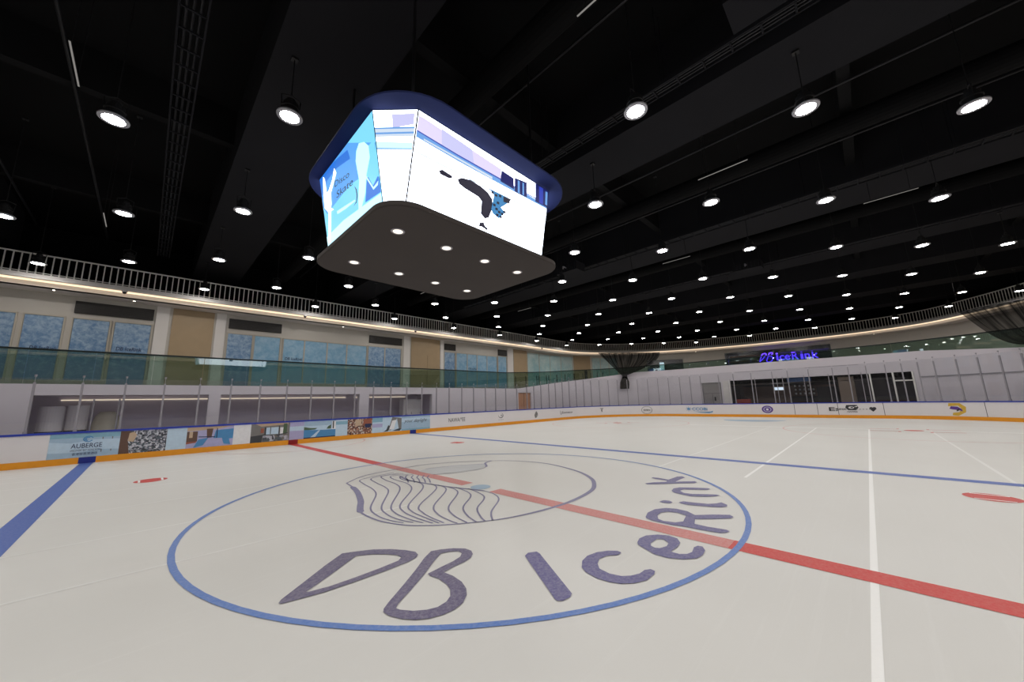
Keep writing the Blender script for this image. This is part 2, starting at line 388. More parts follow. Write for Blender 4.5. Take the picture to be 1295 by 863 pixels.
# swirl emblem
def smooth2(pts,k=5):
    return catmull(pts,k)
mb=MB()
zS=Z((420,570),3.597)
arc=[(65,150),(150,115),(300,85),(450,62),(640,50),(800,47),(960,58),(1100,90),(1175,125),(1192,160),(1170,190),(1080,235),(950,275),(800,308),(650,328),(500,340),(350,342),(230,325),(160,300),(130,280),(128,255),(130,230),(115,190),(90,165),(65,150)]
g=smooth2(ground2(zS(arc)),6)
wd=[]
for i in range(len(g)):
    t=i/len(g); wd.append(.035+.05*max(0,math.sin(math.pi*min(1,max(0,(t-.2)/.35))))+(.07 if .78<t<.95 else 0))
stroke(mb,g,wd,.0045)
zW=Z((430,575),6.475)
waves=[[(440,150),(180,205),(190,240),(260,280),(295,330),(250,440),(300,500),(400,540),(520,562)],
[(480,155),(265,195),(290,230),(370,270),(395,310),(340,430),(380,490),(480,535),(600,560)],
[(520,160),(345,180),(370,210),(460,245),(490,290),(420,420),(450,480),(560,530),(680,562)],
[(560,165),(420,180),(440,205),(550,240),(585,290),(495,410),(520,470),(620,520),(760,565)],
[(600,165),(495,185),(520,210),(640,230),(680,275),(565,410),(590,470),(700,520),(810,565)],
[(740,240),(790,280),(650,420),(680,480),(760,525),(850,562)],
[(800,250),(870,290),(770,420),(800,490),(900,545),(960,565)],
[(880,265),(965,310),(890,430),(930,500),(1040,560)],
[(950,270),(1070,330),(1010,430),(1040,500),(1120,558)],
[(1050,280),(1180,345),(1125,440),(1150,510),(1190,550)],
[(1180,300),(1260,325),(1300,372),(1240,470),(1250,545)]]
for w in waves: stroke(mb,smooth2(ground2(zW(w)),6),.028,.0045)
for x in (560,610,655,700,740): stroke(mb,smooth2(ground2(zW([(x-10,172),(x-25,190),(x-10,205),(x,232)])),4),.03,.0045)
stroke(mb,smooth2(ground2(zW([(490,180),(560,212),(640,228),(760,248),(900,268),(1050,285),(1180,300)])),6),.06,.0045)
stroke(mb,smooth2(ground2(zW([(1240,53),(1190,72),(1198,100),(1130,125),(950,152),(760,168)])),6),[.06]*13+[.02]*18,.0045)
stroke(mb,smooth2(ground2(zW([(1180,80),(950,92),(700,120)])),6),.03,.0045)
mb.build('swirl_emblem',M_line,FLOOR,label='thin navy lines of the wave shaped emblem')
mark('swirl_wing',[ground2(zW([(1190,75),(1195,98),(1130,122),(950,148),(760,165),(640,140),(720,115),(950,92)]))],under_ice('pale_wing_paint',(178,184,192),.3,.35),.0040)
# ------------------------------------------------------------------ rink boards
HB=1.05
RB=thing('rink_boards','white dasher board ring around the ice with yellow kick strip and sponsor stickers','rink boards',(0,13.1,0))
MB().sweep(BOARD,0,BOARD.L,[(0,.2),(0,.985),(.1,.985),(.1,.2)],step=6).build('board_face',M_board,RB)
MB().sweep(BOARD,0,BOARD.L,[(-.02,.0),(-.02,.2),(.1,.2),(.1,.0)],step=6).build('kick_strip',M_kick,RB)
MB().sweep(BOARD,0,BOARD.L,[(-.03,.985),(-.03,1.05),(.14,1.05),(.14,.985)],step=6).build('cap_rail',M_cap,RB)
for s0,mm,nm in ((-6.06,M_kblue,'blue_line_marker'),(6.06,M_kblue,'blue_line_marker'),(0,M_kred,'red_line_marker')):
    MB().sweep(BOARD,s0-.19,s0+.19,[(-.025,.005),(-.025,.2),(-.018,.2),(-.018,.005)]).build(nm,mm,RB)
def bs(px,py=530): return BOARD.hit((px,py))[0]
def on_board(o): # (s,z)->3D
    def f(s,z):
        p,n=BOARD.at(s); return (p.x+n.x*o,p.y+n.y*o,z)
    return f
def strip(mb,f,s0,s1,z0,z1,step=.5):
    k=max(1,int(abs(s1-s0)/step)); vs=[]
    for i in range(k+1):
        s=s0+(s1-s0)*i/k; vs+=[f(s,z0),f(s,z1)]
    mb.add(vs,[(2*i,2*i+1,2*i+3,2*i+2) for i in range(k)])
def picture(name,path_f,s0,s1,z0,z1,bg,polys,parent,label=None):
    """layered flat print: polys=[(mat,[(u,v)..])]"""
    mb=MB(); mb.use(bg); strip(mb,path_f(-.003),s0,s1,z0,z1)
    for i,(mt,pl) in enumerate(polys):
        v,fc=tess([pl]); g=path_f(-.0045-.0008*i); mb.use(mt)
        mb.add([g(s0+(s1-s0)*p.x,z0+(z1-z0)*p.y) for p in v],fc)
    o=mb.build(name,None,parent)
    if label: o['label']=label
    return o
def ftext(name,s,f,s0,z0,w,h,mt,parent,shear=0,bold=0,**k):
    v,fc=text2d(s,1,shear,bold)
    if not v: return
    return MB().add([f(s0+w*x,z0+h*y) for x,y in v],fc).build(name,mt,parent,**k)
c_=lambda n,c:paint(n,c,.4,.12,9)
P_sky=c_('print_sky_blue',(160,186,208)); P_sky2=c_('print_pale_blue',(186,208,226)); P_teal=c_('print_teal',(132,174,194)); P_navy=c_('print_navy',(30,40,80)); P_blue=c_('print_pool_blue',(74,136,186))
P_white=c_('print_white',(225,225,228)); P_brown=c_('print_brown',(96,70,58)); P_grey=c_('print_grey',(120,118,116)); P_dkgr=c_('print_dark_grey',(56,58,62)); P_green=c_('print_leaf_green',(74,96,70)); P_rust=c_('print_rust',(150,86,66)); P_lil=c_('print_lilac',(170,168,205)); P_tan=c_('print_tan',(190,165,140))
zt,zb=.98,.2
sA,sB=bs(64,560),bs(153,548)
sk=[bs(62.5,558),bs(153,548),bs(212,545),bs(237,545),bs(296,540),bs(318,538),bs(367,535),bs(385,535),bs(425,530),bs(440,530),bs(471,527),bs(484,527),bs(508,525),bs(544,523)]
picture('sky_banner',on_board,sk[0],sk[1],zb,zt,P_sky,[(P_teal,[(0,.82),(1,.8),(1,1),(0,1)]),(P_sky2,[(0,.25),(.4,.2),(.7,.3),(1,.25),(1,.7),(.6,.72),(.3,.6),(0,.68)]),(P_sky,[(0,0),(1,0),(1,.2),(.5,.14),(0,.2)])],RB,'sky blue hotel banner sticker')
w=sk[1]-sk[0]
ftext('banner_lettering','AUBERGE',on_board(-.009),sk[0]+w*.30,.50,w*.44,.15,P_navy,RB,bold=.005)
ftext('banner_lettering','DISCOVERY BAY HONG KONG',on_board(-.009),sk[0]+w*.30,.40,w*.44,.06,P_navy,RB)
ftext('banner_lettering','香港愉景灣酒店',on_board(-.009),sk[0]+w*.33,.27,w*.36,.085,P_navy,RB)
mb=MB(); f=on_board(-.009)
cx=sk[0]+w*.53
for k,(r1,a0,a1) in enumerate(((.085,20,200),(.085,200,330),(.05,60,260))):
    vs=[]
    for i in range(13):
        a=math.radians(a0+(a1-a0)*i/12)
        for rr in (r1-.013,r1+.013): vs.append(f(cx+rr*1.2*math.cos(a),.785+rr*math.sin(a)))
    mb.add(vs,[(2*i,2*i+1,2*i+3,2*i+2) for i in range(12)])
mb.build('banner_crest',P_blue,RB)
def mosaic(name,cols,sc):
    mt=bpy.data.materials.new(name); mt.use_nodes=True; nt=mt.node_tree; b=nt.nodes['Principled BSDF']; L=nt.links.new
    tc=nt.nodes.new('ShaderNodeTexCoord'); nz=nt.nodes.new('ShaderNodeTexNoise'); nz.inputs['Scale'].default_value=sc*.6; vo=nt.nodes.new('ShaderNodeTexVoronoi'); vo.inputs['Scale'].default_value=sc
    av=nt.nodes.new('ShaderNodeVectorMath'); av.operation='ADD'; L(tc.outputs['Object'],nz.inputs['Vector']); L(tc.outputs['Object'],av.inputs[0]); sv=nt.nodes.new('ShaderNodeVectorMath'); sv.operation='SCALE'; sv.inputs['Scale'].default_value=.12; L(nz.outputs['Color'],sv.inputs[0]); L(sv.outputs[0],av.inputs[1]); L(av.outputs[0],vo.inputs['Vector'])
    sp_=nt.nodes.new('ShaderNodeSeparateColor'); L(vo.outputs['Color'],sp_.inputs[0]); rm=nt.nodes.new('ShaderNodeValToRGB'); rm.color_ramp.interpolation='CONSTANT'; e=rm.color_ramp.elements
    while len(e)<len(cols): e.new(.5)
    for i,c in enumerate(cols): e[i].position=i/len(cols); e[i].color=rgb(c)
    L(sp_.outputs[0],rm.inputs[0]); L(rm.outputs[0],b.inputs['Base Color']); b.inputs['Roughness'].default_value=.4; return mt
P_mos1=mosaic('print_silver_tableware',[(40,42,50),(200,200,208),(90,96,110),(60,62,72),(176,180,190),(70,84,92),(130,130,140)],21)
P_mos2=mosaic('print_busy_brown',[(110,72,58),(190,160,140),(70,44,40),(150,100,80),(200,190,180),(90,50,50)],17)
P_mos3=mosaic('print_room_clutter',[(70,72,80),(150,150,160),(110,104,100),(180,180,190),(80,90,96)],9)
def rp(u0,v0,u1,v1): return [(u0,v0),(u1,v0),(u1,v1),(u0,v1)]
def specks(n,mts,seed,u=(0,1),v=(0,1),sz=(.04,.12)):
    r=random.Random(seed); o=[]
    for i in range(n):
        a=r.uniform(u[0]+.01,u[1]-sz[1]); b_=r.uniform(v[0]+.01,v[1]-sz[1]*1.6); s1=r.uniform(*sz); t=r.uniform(*sz)*1.6
        t=min(t,.99-b_)
        o.append((mts[i%len(mts)],[(a,b_+t*.3),(a+s1*.6,b_),(a+s1,b_+t*.7),(a+s1*.4,b_+t)]))
    return o
picture('photo_sticker',on_board,sk[1],sk[2],zb,zt,P_mos1,[(P_brown,[(0,0),(.22,0),(.16,.6),(.2,1),(0,1)]),(P_tan,[(.16,.55),(.28,.5),(.34,.8),(.28,.95),(.18,.9)])],RB,'dark speckled photo of decorated table')
picture('plain_sticker',on_board,sk[2],sk[3],zb,zt,P_sky2,[],RB)
picture('photo_sticker',on_board,sk[3],sk[4],zb,zt,P_lil,[(P_tan,[(0,.82),(.6,.85),(1,1),(0,1)]),(P_blue,[(.55,.3),(1,.35),(1,.85),(.6,.8)]),(P_brown,rp(0,.3,.22,.8)),(P_tan,rp(.05,.5,.12,.8)),(P_brown,[(.42,.45),(.52,.45),(.54,.9),(.4,.9)]),(P_navy,[(.24,.5),(.6,.46),(.6,.5),(.24,.54)]),(P_navy,rp(.62,.42,.64,.9)),(P_blue,[(.15,0),(.35,.1),(.45,.45),(.25,.4)]),(P_blue,[(.75,.35),(.9,.4),(.95,.05),(.8,.1)]),(P_lil,[(.35,0),(.8,0),(.75,.4),(.45,.42)]),(P_rust,[(0,.2),(.2,.25),(.2,.32),(0,.3)])],RB,'photo sticker of a sea view lounge')
picture('plain_sticker',on_board,sk[4],sk[5],zb,zt,P_white,[],RB)
picture('photo_sticker',on_board,sk[5],sk[6],zb,zt,P_grey,[(P_tan,[(.25,.85),(.95,.9),(.95,1),(.1,1)]),(P_dkgr,[(0,0),(.28,0),(.3,.4),(0,.35)]),(P_sky2,rp(.38,.4,.7,.78)),(P_dkgr,rp(.34,.4,.38,.8)),(P_dkgr,rp(.48,.42,.5,.78)),(P_dkgr,rp(.7,.38,.73,.85)),(P_white,rp(.74,.4,.85,.75)),(P_green,[(.82,.4),(.92,.4),(.93,.95),(.83,.95)]),(P_dkgr,[(.3,.35),(.55,.3),(.95,.4),(.95,.44),(.6,.36),(.3,.42)]),(P_mos3,[(.3,.03),(.98,.03),(.95,.38),(.6,.34),(.3,.36)]),(P_rust,rp(.24,.5,.32,.75))],RB,'photo sticker of a hotel room')
picture('plain_sticker',on_board,sk[6],sk[7],zb,zt,P_lil,[(P_sky2,rp(0,.5,1,.75))],RB)
picture('photo_sticker',on_board,sk[7],sk[8],zb,zt,P_sky2,[(P_sky,rp(0,.72,1,1)),(P_green,[(0,.48),(.35,.5),(.4,.58),(.2,.6),(0,.68)]),(P_green,[(.7,.5),(.85,.5),(.85,.75),(.75,.65)]),(P_blue,[(0,0),(1,0),(1,.45),(.6,.45),(0,.5)]),(P_sky2,[(.2,.05),(.35,.05),(.5,.44),(.45,.44)]),(P_white,rp(.88,.45,1,.95)),(P_dkgr,rp(.9,.5,.94,.95)),(P_navy,rp(0,0,1,.06))],RB,'photo sticker of a swimming pool')
picture('plain_sticker',on_board,sk[8],sk[9],zb,zt,P_sky2,[(P_teal,rp(0,.7,1,.9))],RB)
picture('photo_sticker',on_board,sk[9],sk[10],zb,zt,P_mos2,[(P_rust,[(.6,.6),(.95,.65),(1,1),(.65,.95)]),(P_navy,rp(.7,.4,.95,.65))]+[(P_tan,rp(.3,.55,.55,.95))],RB,'brown photo sticker of a village square')
picture('plain_sticker',on_board,sk[10],sk[11],zb,zt,P_sky2,[(P_teal,rp(0,.7,1,1)),(P_lil,rp(0,.35,1,.6))],RB)
picture('photo_sticker',on_board,sk[11],sk[12],zb,zt,P_sky2,[(P_grey,[(.3,.1),(.45,.1),(.75,.9),(.85,.2),(1,.1),(1,.9),(.5,1)]),(P_white,[(.35,.15),(.6,.15),(.72,.8),(.5,.75)]),(P_dkgr,[(.05,.02),(.2,.15),(.3,.45),(.38,.4),(.3,.05)]),(P_dkgr,[(.5,.05),(.9,.2),(.98,.12),(.9,.02)])],RB,'photo sticker of a white chapel')
picture('sky_banner',on_board,sk[12],sk[13],zb,zt,P_sky,[(P_teal,rp(0,0,1,.12)),(P_sky2,[(0,.6),(1,.7),(1,.9),(0,.85)])],RB,'pale blue banner with script')
w=sk[13]-sk[12]
ftext('banner_lettering','your daylight',on_board(-.009),sk[12]+w*.08,.58,w*.8,.24,P_dkgr,RB,shear=.35)
M_ink=c_('print_ink_black',(40,40,44)); P_pur=c_('print_purple',(88,52,140)); P_gold=c_('print_gold',(208,170,60)); P_gray2=c_('print_mid_grey',(130,130,134))
def disc(pts_n=20,cx=.5,cy=.5,r=.5,ry=None):
    ry=r if ry is None else ry
    return [(cx+r*math.cos(2*math.pi*i/pts_n),cy+ry*math.sin(2*math.pi*i/pts_n)) for i in range(pts_n)]
def logo(name,px,py,wm,z0,z1,polys,label=None):
    s=bs(px,py); mb=MB()
    for i,(mt,pl) in enumerate(polys):
        v,fc=tess([pl]); g=on_board(-.004-.006*i); mb.use(mt)
        mb.add([g(s-wm/2+wm*p.x,z0+(z1-z0)*p.y) for p in v],fc)
    o=mb.build(name,None,RB)
    if label: o['label']=label
def tlogo(px,py,txt,wm,z0,z1,mt,shear=0,bold=0):
    s=bs(px,py); ftext('sponsor_lettering',txt,on_board(-.03 if s>20 else -.006),s-wm/2,z0,wm,z1-z0,mt,RB,shear,bold)
tlogo(578,532,'NAWA/*EE',1.3,.48,.74,M_ink)
logo('sponsor_mark',633.5,527,.5,.5,.86,[(P_gray2,disc()),(M_board,disc(cx=.42,cy=.6,r=.4)),(P_gray2,disc(cx=.55,cy=.55,r=.14))],'grey swirl sponsor mark')
tlogo(633.5,529,'MAISON',.5,.36,.42,P_gray2)
logo('sponsor_mark',678,525,.42,.33,.86,[(P_grey,[(.2,0),(0,.4),(.3,.8),(.6,1),(.95,.7),(1,.35),(.6,.05)]),(M_ink,[(.2,0),(.5,.35),(.65,.85),(.55,.4),(.25,0)]),(M_board,[(.62,.2),(.8,.4),(.8,.46),(.6,.3)])],'grey leaf sponsor mark')
tlogo(717,522.5,'Eomeco',1.5,.52,.70,M_ink,bold=.01)
logo('sponsor_mark',709.5,521,.22,.42,.78,[(M_ink,[(0,.3),(.5,0),(1,.3),(.7,.3),(.5,.15),(.2,.4),(.2,1),(0,1)])],'black hooked sponsor mark')
logo('sponsor_mark',761,519,.42,.4,.82,[(P_grey,[(.1,.85),(.9,.85),(.9,1),(.1,1)]),(M_ink,rp(.42,.2,.6,.85)),(P_grey,[(.2,.4),(.42,.5),(.42,.7)])],'small letter T sponsor mark')
logo('sponsor_mark',818,519,.95,.2+.02,.9,[(P_gray2,disc(24)[:13]+disc(24,r=.45,ry=.46)[12::-1]),(P_gray2,disc(24)[12:]+[disc(24)[0]]+[disc(24,r=.45,ry=.46)[0]]+disc(24,r=.45,ry=.46)[:11:-1])],'thin grey ring sponsor mark')
tlogo(818,518.5,'EVEN',.55,.5,.62,M_ink,bold=.01)
logo('sponsor_mark',871,518,.6,.38,.88,[(P_blue,[(.5+.5*(1 if k%2==0 else .28)*math.cos(math.pi*k/8),.5+.5*(1 if k%2==0 else .28)*math.sin(math.pi*k/8)) for k in range(16)])],'blue star sponsor mark')
tlogo(885,518,'CCOBi',1.2,.5,.75,P_blue,bold=.02)
logo('sponsor_mark',889,519,1.5,.28,.48,[(P_blue,[(0,.7),(.4,.2),(.8,0),(1,.4),(1,1),(.9,.6),(.5,.5)])],'blue swoosh sponsor mark')
logo('sponsor_mark',970.5,518,.72,.3,.86,[(P_pur,disc(24)),(P_lil,disc(24,r=.36)),(P_pur,disc(24,r=.26)),(P_white,rp(.4,.36,.6,.62))],'round purple badge')
tlogo(1054,518.5,'E:',.45,.46,.72,M_ink,bold=.02)
tlogo(1064.5,518.5,'RINX',.5,.54,.64,M_ink,bold=.03)
logo('sponsor_mark',1077.5,517,.65,.5,.88,[(M_ink,[(0,.5),(.1,.95),(.9,.95),(1,.5),(.8,.05),(.2,.05)]),(M_board,disc(16,cx=.45,cy=.5,r=.22,ry=.2)),(M_ink,disc(12,cx=.5,cy=.5,r=.1,ry=.1)),(M_board,[(.65,.6),(.9,.8),(.92,.6)])],'black eye shaped emblem')
tlogo(1078,520.5,'HAWKS',.5,.38,.46,M_ink,bold=.03)
tlogo(1092,518.5,'- - - - -',.7,.56,.6,P_gray2,bold=.02)
logo('sponsor_mark',1104,518,.34,.42,.72,[(M_ink,[(.5,0),(0,.6),(.1,.95),(.4,1),(.5,.85),(.6,1),(.9,.95),(1,.6)])],'black shield sponsor mark')
logo('sponsor_mark',1210.5,518.5,.72,.22,.94,[(P_gold,[(.05,.75),(.1,1),(.7,1),(1,.7),(.95,.3),(.5,0),(.2,.05),(.25,.25),(.6,.3),(.75,.55),(.6,.8)]),(P_pur,[(.1,.55),(.2,.75),(.55,.72),(.75,.55),(.8,.35),(.6,.45),(.3,.5)]),(M_ink,[(.45,.35),(.6,.42),(.65,.6),(.5,.5)])],'gold and purple letter emblem')
# door seams in the boards
for px in (143,131,1005,1034,1060,1118,1247):
    s=bs(px,550 if px<200 else 518); mb=MB(); strip(mb,on_board(-.0035),s-.012,s+.012,.2,.98); mb.build('panel_seam',M_gunm if px>200 else P_grey,RB)
# ------------------------------------------------------------------ glass shield
GS=thing('glass_shield','clear glass shield with grey posts standing on the rink boards','glass shield',(0,13.15,1.05))
ps=[-7.44]
while ps[-1]>-30: ps.append(ps[-1]-1.0)
ps=sorted(ps)
s_meas=[-6.44,-5.44,-4.43,-3.42,-2.42,-1.4,-.38,.64,1.68,2.70,3.69,4.69,5.66,6.65,7.68,8.63,9.63,10.62,11.68,12.64,13.66,14.83,15.95,16.79,17.66,18.69,19.57,20.56,21.55,22.49,23.41,24.24,25.12,26.02,26.89,27.79,28.71,29.61,30.49,31.39,32.35,33.22,34.07,35.48,36.56,37.79,39.15,40.09,41.3,42.6,43.4,44.27,45.15,45.86,46.55,47.21,48.1,48.93,49.77,50.6,51.4,52.2,53.0,53.8,54.6,55.4,56.2]
ps=[p for p in ps if p>-20]+s_meas
def ht(s): 
    if s<15.5: return 2.66
    if s<22: return 2.66+(s-15.5)/6.5*.8
    return 3.42
tp={}
for s in ps:
    p,n=BOARD.at(s); c=(p.x+n.x*.07,p.y+n.y*.07); t=Vector((n.y,-n.x)); mb=MB(); h=ht(s); w=.028; d=.03
    q=[Vector((c[0],c[1]))+t*a+n*b_ for a,b_ in ((-w,-d),(w,-d),(w,d),(-w,d))]
    mb.hexa([(v.x,v.y,1.05) for v in q],[(v.x,v.y,h) for v in q])
    q=[Vector((c[0],c[1]))+t*a+n*b_ for a,b_ in ((-.045,-.04),(.045,-.04),(.045,.04),(-.045,.04))]
    mb.hexa([(v.x,v.y,1.05) for v in q],[(v.x,v.y,1.12) for v in q])
    mb.build('post',M_alu,GS)
    if s<22 or s>44:
        m2=MB(); m2.cyl((c[0],c[1],h),(c[0],c[1],h+.18),.008,6); m2.cyl((c[0]-n.x*.01,c[1]-n.y*.01,h+.18),(c[0]-n.x*.01,c[1]-n.y*.01,h+.25),.03,8); m2.build('post_finial',M_alu,GS)
for a,b_ in zip(ps,ps[1:]):
    h=min(ht(a),ht(b_))
    MB().sweep(BOARD,a+.035,b_-.035,[(.064,1.07),(.064,h+.14),(.076,h+.14),(.076,1.07)]).build('glass_pane',G_rink,GS)
# gate frames in the far glass
for a,b_ in ((36.75,39.85),(41.15,43.95)):
    mb=MB(); mb.sweep(BOARD,a,b_,[(.05,3.5),(.05,3.535),(.09,3.535),(.09,3.5)]); mb.build('gate_rail',M_alu,GS)
for s in (36.3,38.0,39.4,39.75,41.0,42.35,44.0):
    p,n=BOARD.at(s); mb=MB(); mb.cyl((p.x+n.x*.07,p.y+n.y*.07,1.05),(p.x+n.x*.07,p.y+n.y*.07,3.0),.022,8); mb.build('gate_post',M_alu,GS)
for px in (113,146):
    q=BOARD.hit((px,540))[0]; p,n=BOARD.at(q); MB().cyl((p.x+n.x*.13,p.y+n.y*.13,1.05),(p.x+n.x*.13,p.y+n.y*.13,2.1),.022,8).build('gate_post',M_alu,GS)
# ------------------------------------------------------------------ lower concourse wall (white parapet) with openings
def ptop(s):
    a=abs(s)
    if a<17: return 2.70
    if a<31: return 2.70+(a-17)/14*1.53
    if a<50: return 4.23+.05*math.sin((a-31)/19*math.pi)
    if a<58: return 4.23-(a-50)/8*.75
    return 3.4
LP=PARA.L
opens=[(-7.72,-2.94,2.3),(-2.52,3.71,2.3),(4.27,8.55,2.28),(16.9,18.5,2.36),(36.6,38.15,2.86),(38.75,49.5,2.95)]
mb=MB(); prev=-30
th=.3
def wallseg(a,b_,z0,name='wall_lower'):
    mb.sweep(PARA,a,b_,[(0,z0),(0,99),(th,99),(th,z0)],zf=lambda q,z:ptop(q if q<LP/2 else q-LP) if z==99 else z,step=.6)
for a,b_,zz in opens:
    wallseg(prev,a,-.003); wallseg(a,b_,zz); prev=b_
wallseg(prev,LP-30,-.003)
struct(mb,'wall_lower',W_lower)
# trim cap on the parapet
# recess behind the left openings
def boxroom(path,a,b_,d,h,mw,name,floor=M_rub,inner=.3):
    m=MB(); m.sweep(path,a,b_,[(d,0),(d,h),(d+.1,h),(d+.1,0)],step=1); struct(m,'wall_'+name,mw)
    m=MB(); m.sweep(path,a,b_,[(inner,h),(inner,h+.1),(d+.1,h+.1),(d+.1,h)],step=1); struct(m,'ceiling',mw)
    for s in (a,b_):
        p,n=path.at(s); t=Vector((n.y,-n.x))*(.05 if s==a else -.05)
        q=[p+n*inner,p+n*d,p+n*d-t,p+n*inner-t]
        m=MB(); m.hexa([(v.x,v.y,0) for v in q],[(v.x,v.y,h) for v in q]); struct(m,'wall_'+name+'_side',mw)
boxroom(PARA,-8.3,9.0,2.6,2.33,M_purpw,'recess')
boxroom(PARA,38.6,49.8,4.2,3.05,M_dark,'snack_bar')
# pillar fronts and light strip in the recess
o=tag(B((-7.3,17.56,2.162),(3.9,17.598,2.185)).build('light_strip',emit('cream_strip_light',(255,240,205),1.1)),'thin cream light strip along the back wall of the left recess','light strip')
o=tag(B((4.4,17.56,2.162),(8.0,17.598,2.185)).build('light_strip',emit('cream_strip_light',(255,240,205),1.1)),'thin cream light strip above the grey lockers','light strip')
# rolled mats, lockers
def mat_roll(x0,x1,y,h,c,name,label,lean=0):
    r=(x1-x0)/2; t=thing(name,label,'mat roll',((x0+x1)/2,y,0),'rolled mats in the left recess')
    mb=MB(); n=28; cx=(x0+x1)/2
    mb.lathe((cx,y,0),[(0.001,.0),(r*.97,0),(r,.03),(r,h-.03),(r*.97,h),(r*.7,h),(r*.7,h-.04),(r*.4,h-.04),(r*.4,h),(0.001,h-.01)],n); mb.build('roll',c,t,smooth=False)
    mb=MB(); mb.lathe((cx,y,h*.5),[(r+.004,-.03),(r+.008,-.03),(r+.008,.03),(r+.004,.03)],n); mb.build('strap',M_gunm,t)
M_matw=paint('white_vinyl_mat',(216,212,218),.4,.06,3); M_matb=paint('beige_mat',(186,180,160),.7,.08,3)
mat_roll(-7.66,-7.02,16.35,1.92,M_matw,'mat_roll','tall white rolled mat, leftmost in the recess')
mat_roll(-6.98,-6.42,16.4,1.94,M_matw,'mat_roll','tall white rolled mat beside the beige roll')
tag(MB().lathe((-5.93,16.6,0),[(.001,0),(.42,0),(.43,.5),(.4,1.15),(.33,1.5),(.2,1.66),(.001,1.68)],24).build('covered_barrel',M_matb,smooth=True),'beige rounded covered barrel beside the white mat rolls','barrel')
LK=thing('locker','grey steel two door locker in the third recess by the boards','locker',(7.7,16.5,0))
B((7.05,16.1,0),(8.4,16.6,1.98)).build('body',paint('locker_grey',(215,212,214),.4,.05,4),LK)
for x in (7.07,7.73):
    d=B((x,16.07,.08),(x+.65,16.1,1.93)).build('door',MC['locker_grey'],LK); B((x+.56,16.05,1.0),(x+.58,16.07,1.15)).build('handle',M_gunm,d)
# recess doors on the far wall
def para_thing(name,label,cat,a,b_,z0,z1,mt,o0=.12,o1=.2,group=None):
    p,n=PARA.at((a+b_)/2); t=thing(name,label,cat,(p.x+n.x*o0,p.y+n.y*o0,z0),group)
    MB().sweep(PARA,a,b_,[(o0,z0),(o0,z1),(o1,z1),(o1,z0)],step=.5).build('panel',mt,t); return t
t=para_thing('wooden_door','orange wooden door panel in the white wall left of the slope','door',16.92,18.48,0,2.34,paint('orange_wood',(190,140,108),.5,.12,3))
MB().sweep(PARA,17.69,17.71,[(.11,0),(.11,2.34),(.12,2.34),(.12,0)]).build('door_gap',M_gunm,t)
t=para_thing('service_door','plain grey double door left of the dark snack bar opening','door',36.65,38.1,0,2.84,paint('grey_door_paint',(140,136,136),.5,.06,2))
MB().sweep(PARA,37.36,37.38,[(.11,0),(.11,1.9),(.12,1.9),(.12,0)]).build('door_gap',M_gunm,t)
MB().sweep(PARA,36.65,38.1,[(.11,1.9),(.11,1.92),(.12,1.92),(.12,1.9)]).build('transom_line',M_gunm,t)
MB().sweep(PARA,37.5,37.62,[(.10,1.25),(.10,1.6),(.12,1.6),(.12,1.25)]).build('lock_plate',M_gunm,t)
# snack bar interior
def bar_box(name,a,b_,o0,o1,z0,z1,mt,label=None,cat=None,group=None,parent=None):
    ob=MB().sweep(PARA,a,b_,[(o0,z0),(o0,z1),(o1,z1),(o1,z0)],step=.8).build(name,mt,parent)
    if label: tag(ob,label,cat,group)
    return ob
bar_box('bar_counter',39.6,42.6,1.9,2.5,0,1.55,M_brown,'dark brown service counter inside the snack bar opening','counter')
bar_box('red_bench',38.95,40.0,.9,1.3,0,1.35,paint('red_vinyl',(150,52,40),.5),'low red bench end at the left of the snack bar opening','bench')
bar_box('back_panel',39.0,45.4,3.9,4.05,1.5,2.4,paint('warm_brown_board',(92,66,48),.5,.25,1.5),'brown board on the snack bar back wall','wall panel')
bar_box('tan_partition',45.75,46.6,.4,.6,0,2.82,paint('tan_partition_paint',(118,104,92),.6,.06,1),'tan partition standing between the two dark openings','partition')
bar_box('service_fridge',44.3,45.5,2.6,3.4,0,2.2,M_gunm,'dark fridge cabinet beside the tan partition','fridge')
tag(MB().sweep(PARA,41.3,42.0,[(3.78,2.05),(3.78,2.3),(3.86,2.3),(3.86,2.05)]).build('menu_screen',emit('menu_white',(200,215,230),1.3)),'small lit menu screen on the snack bar back wall','screen')
bar_box('blue_fascia',42.75,44.25,.35,.45,2.62,2.93,paint('blue_fascia_paint',(28,70,120),.4),'blue fascia sign strip above the snack bar opening','sign')
r=random.Random(4)
for i in range(14):
    s=42.9+(i//3)*.29; z=(1.62,1.95,2.25)[i%3]
    p,n=PARA.at(s); c=(p.x+n.x*3.2,p.y+n.y*3.2)
    ob=MB().lathe((c[0],c[1],z),[(.001,0),(.06,0),(.07,.1),(.05,.16),(.001,.17)],10).build('white_cup',P_white)
    tag(ob,'small white cup on the snack bar shelves','cup','cups on the snack bar shelves')
for z in (1.6,1.93,2.23): bar_box('shelf',42.8,44.25,3.0,3.4,z-.03,z-.004,M_brown,'dark snack bar shelf %s'%{1.6:'at the bottom carrying white cups',1.93:'in the middle carrying white cups',2.23:'at the top carrying white cups'}[z],'shelf')
# shopfront frames on far openings
for s in (38.8,47.45,48.55,49.45):
    bar_box('trim_1',s-.04,s+.04,-.02,.1,0,2.95,M_rail)['kind']='structure'
o=bar_box('trim_2',48.55,49.45,-.02,.1,2.35,2.43,M_rail); o['kind']='structure'
o=bar_box('trim_3',38.3,38.72,-.03,.3,0,2.95,W_white); o['kind']='structure'
o=MB().sweep(PARA,46.65,49.45,[(.12,0),(.12,2.93),(.14,2.93),(.14,0)],step=.5).build('window_1',G_shop); o['kind']='structure'
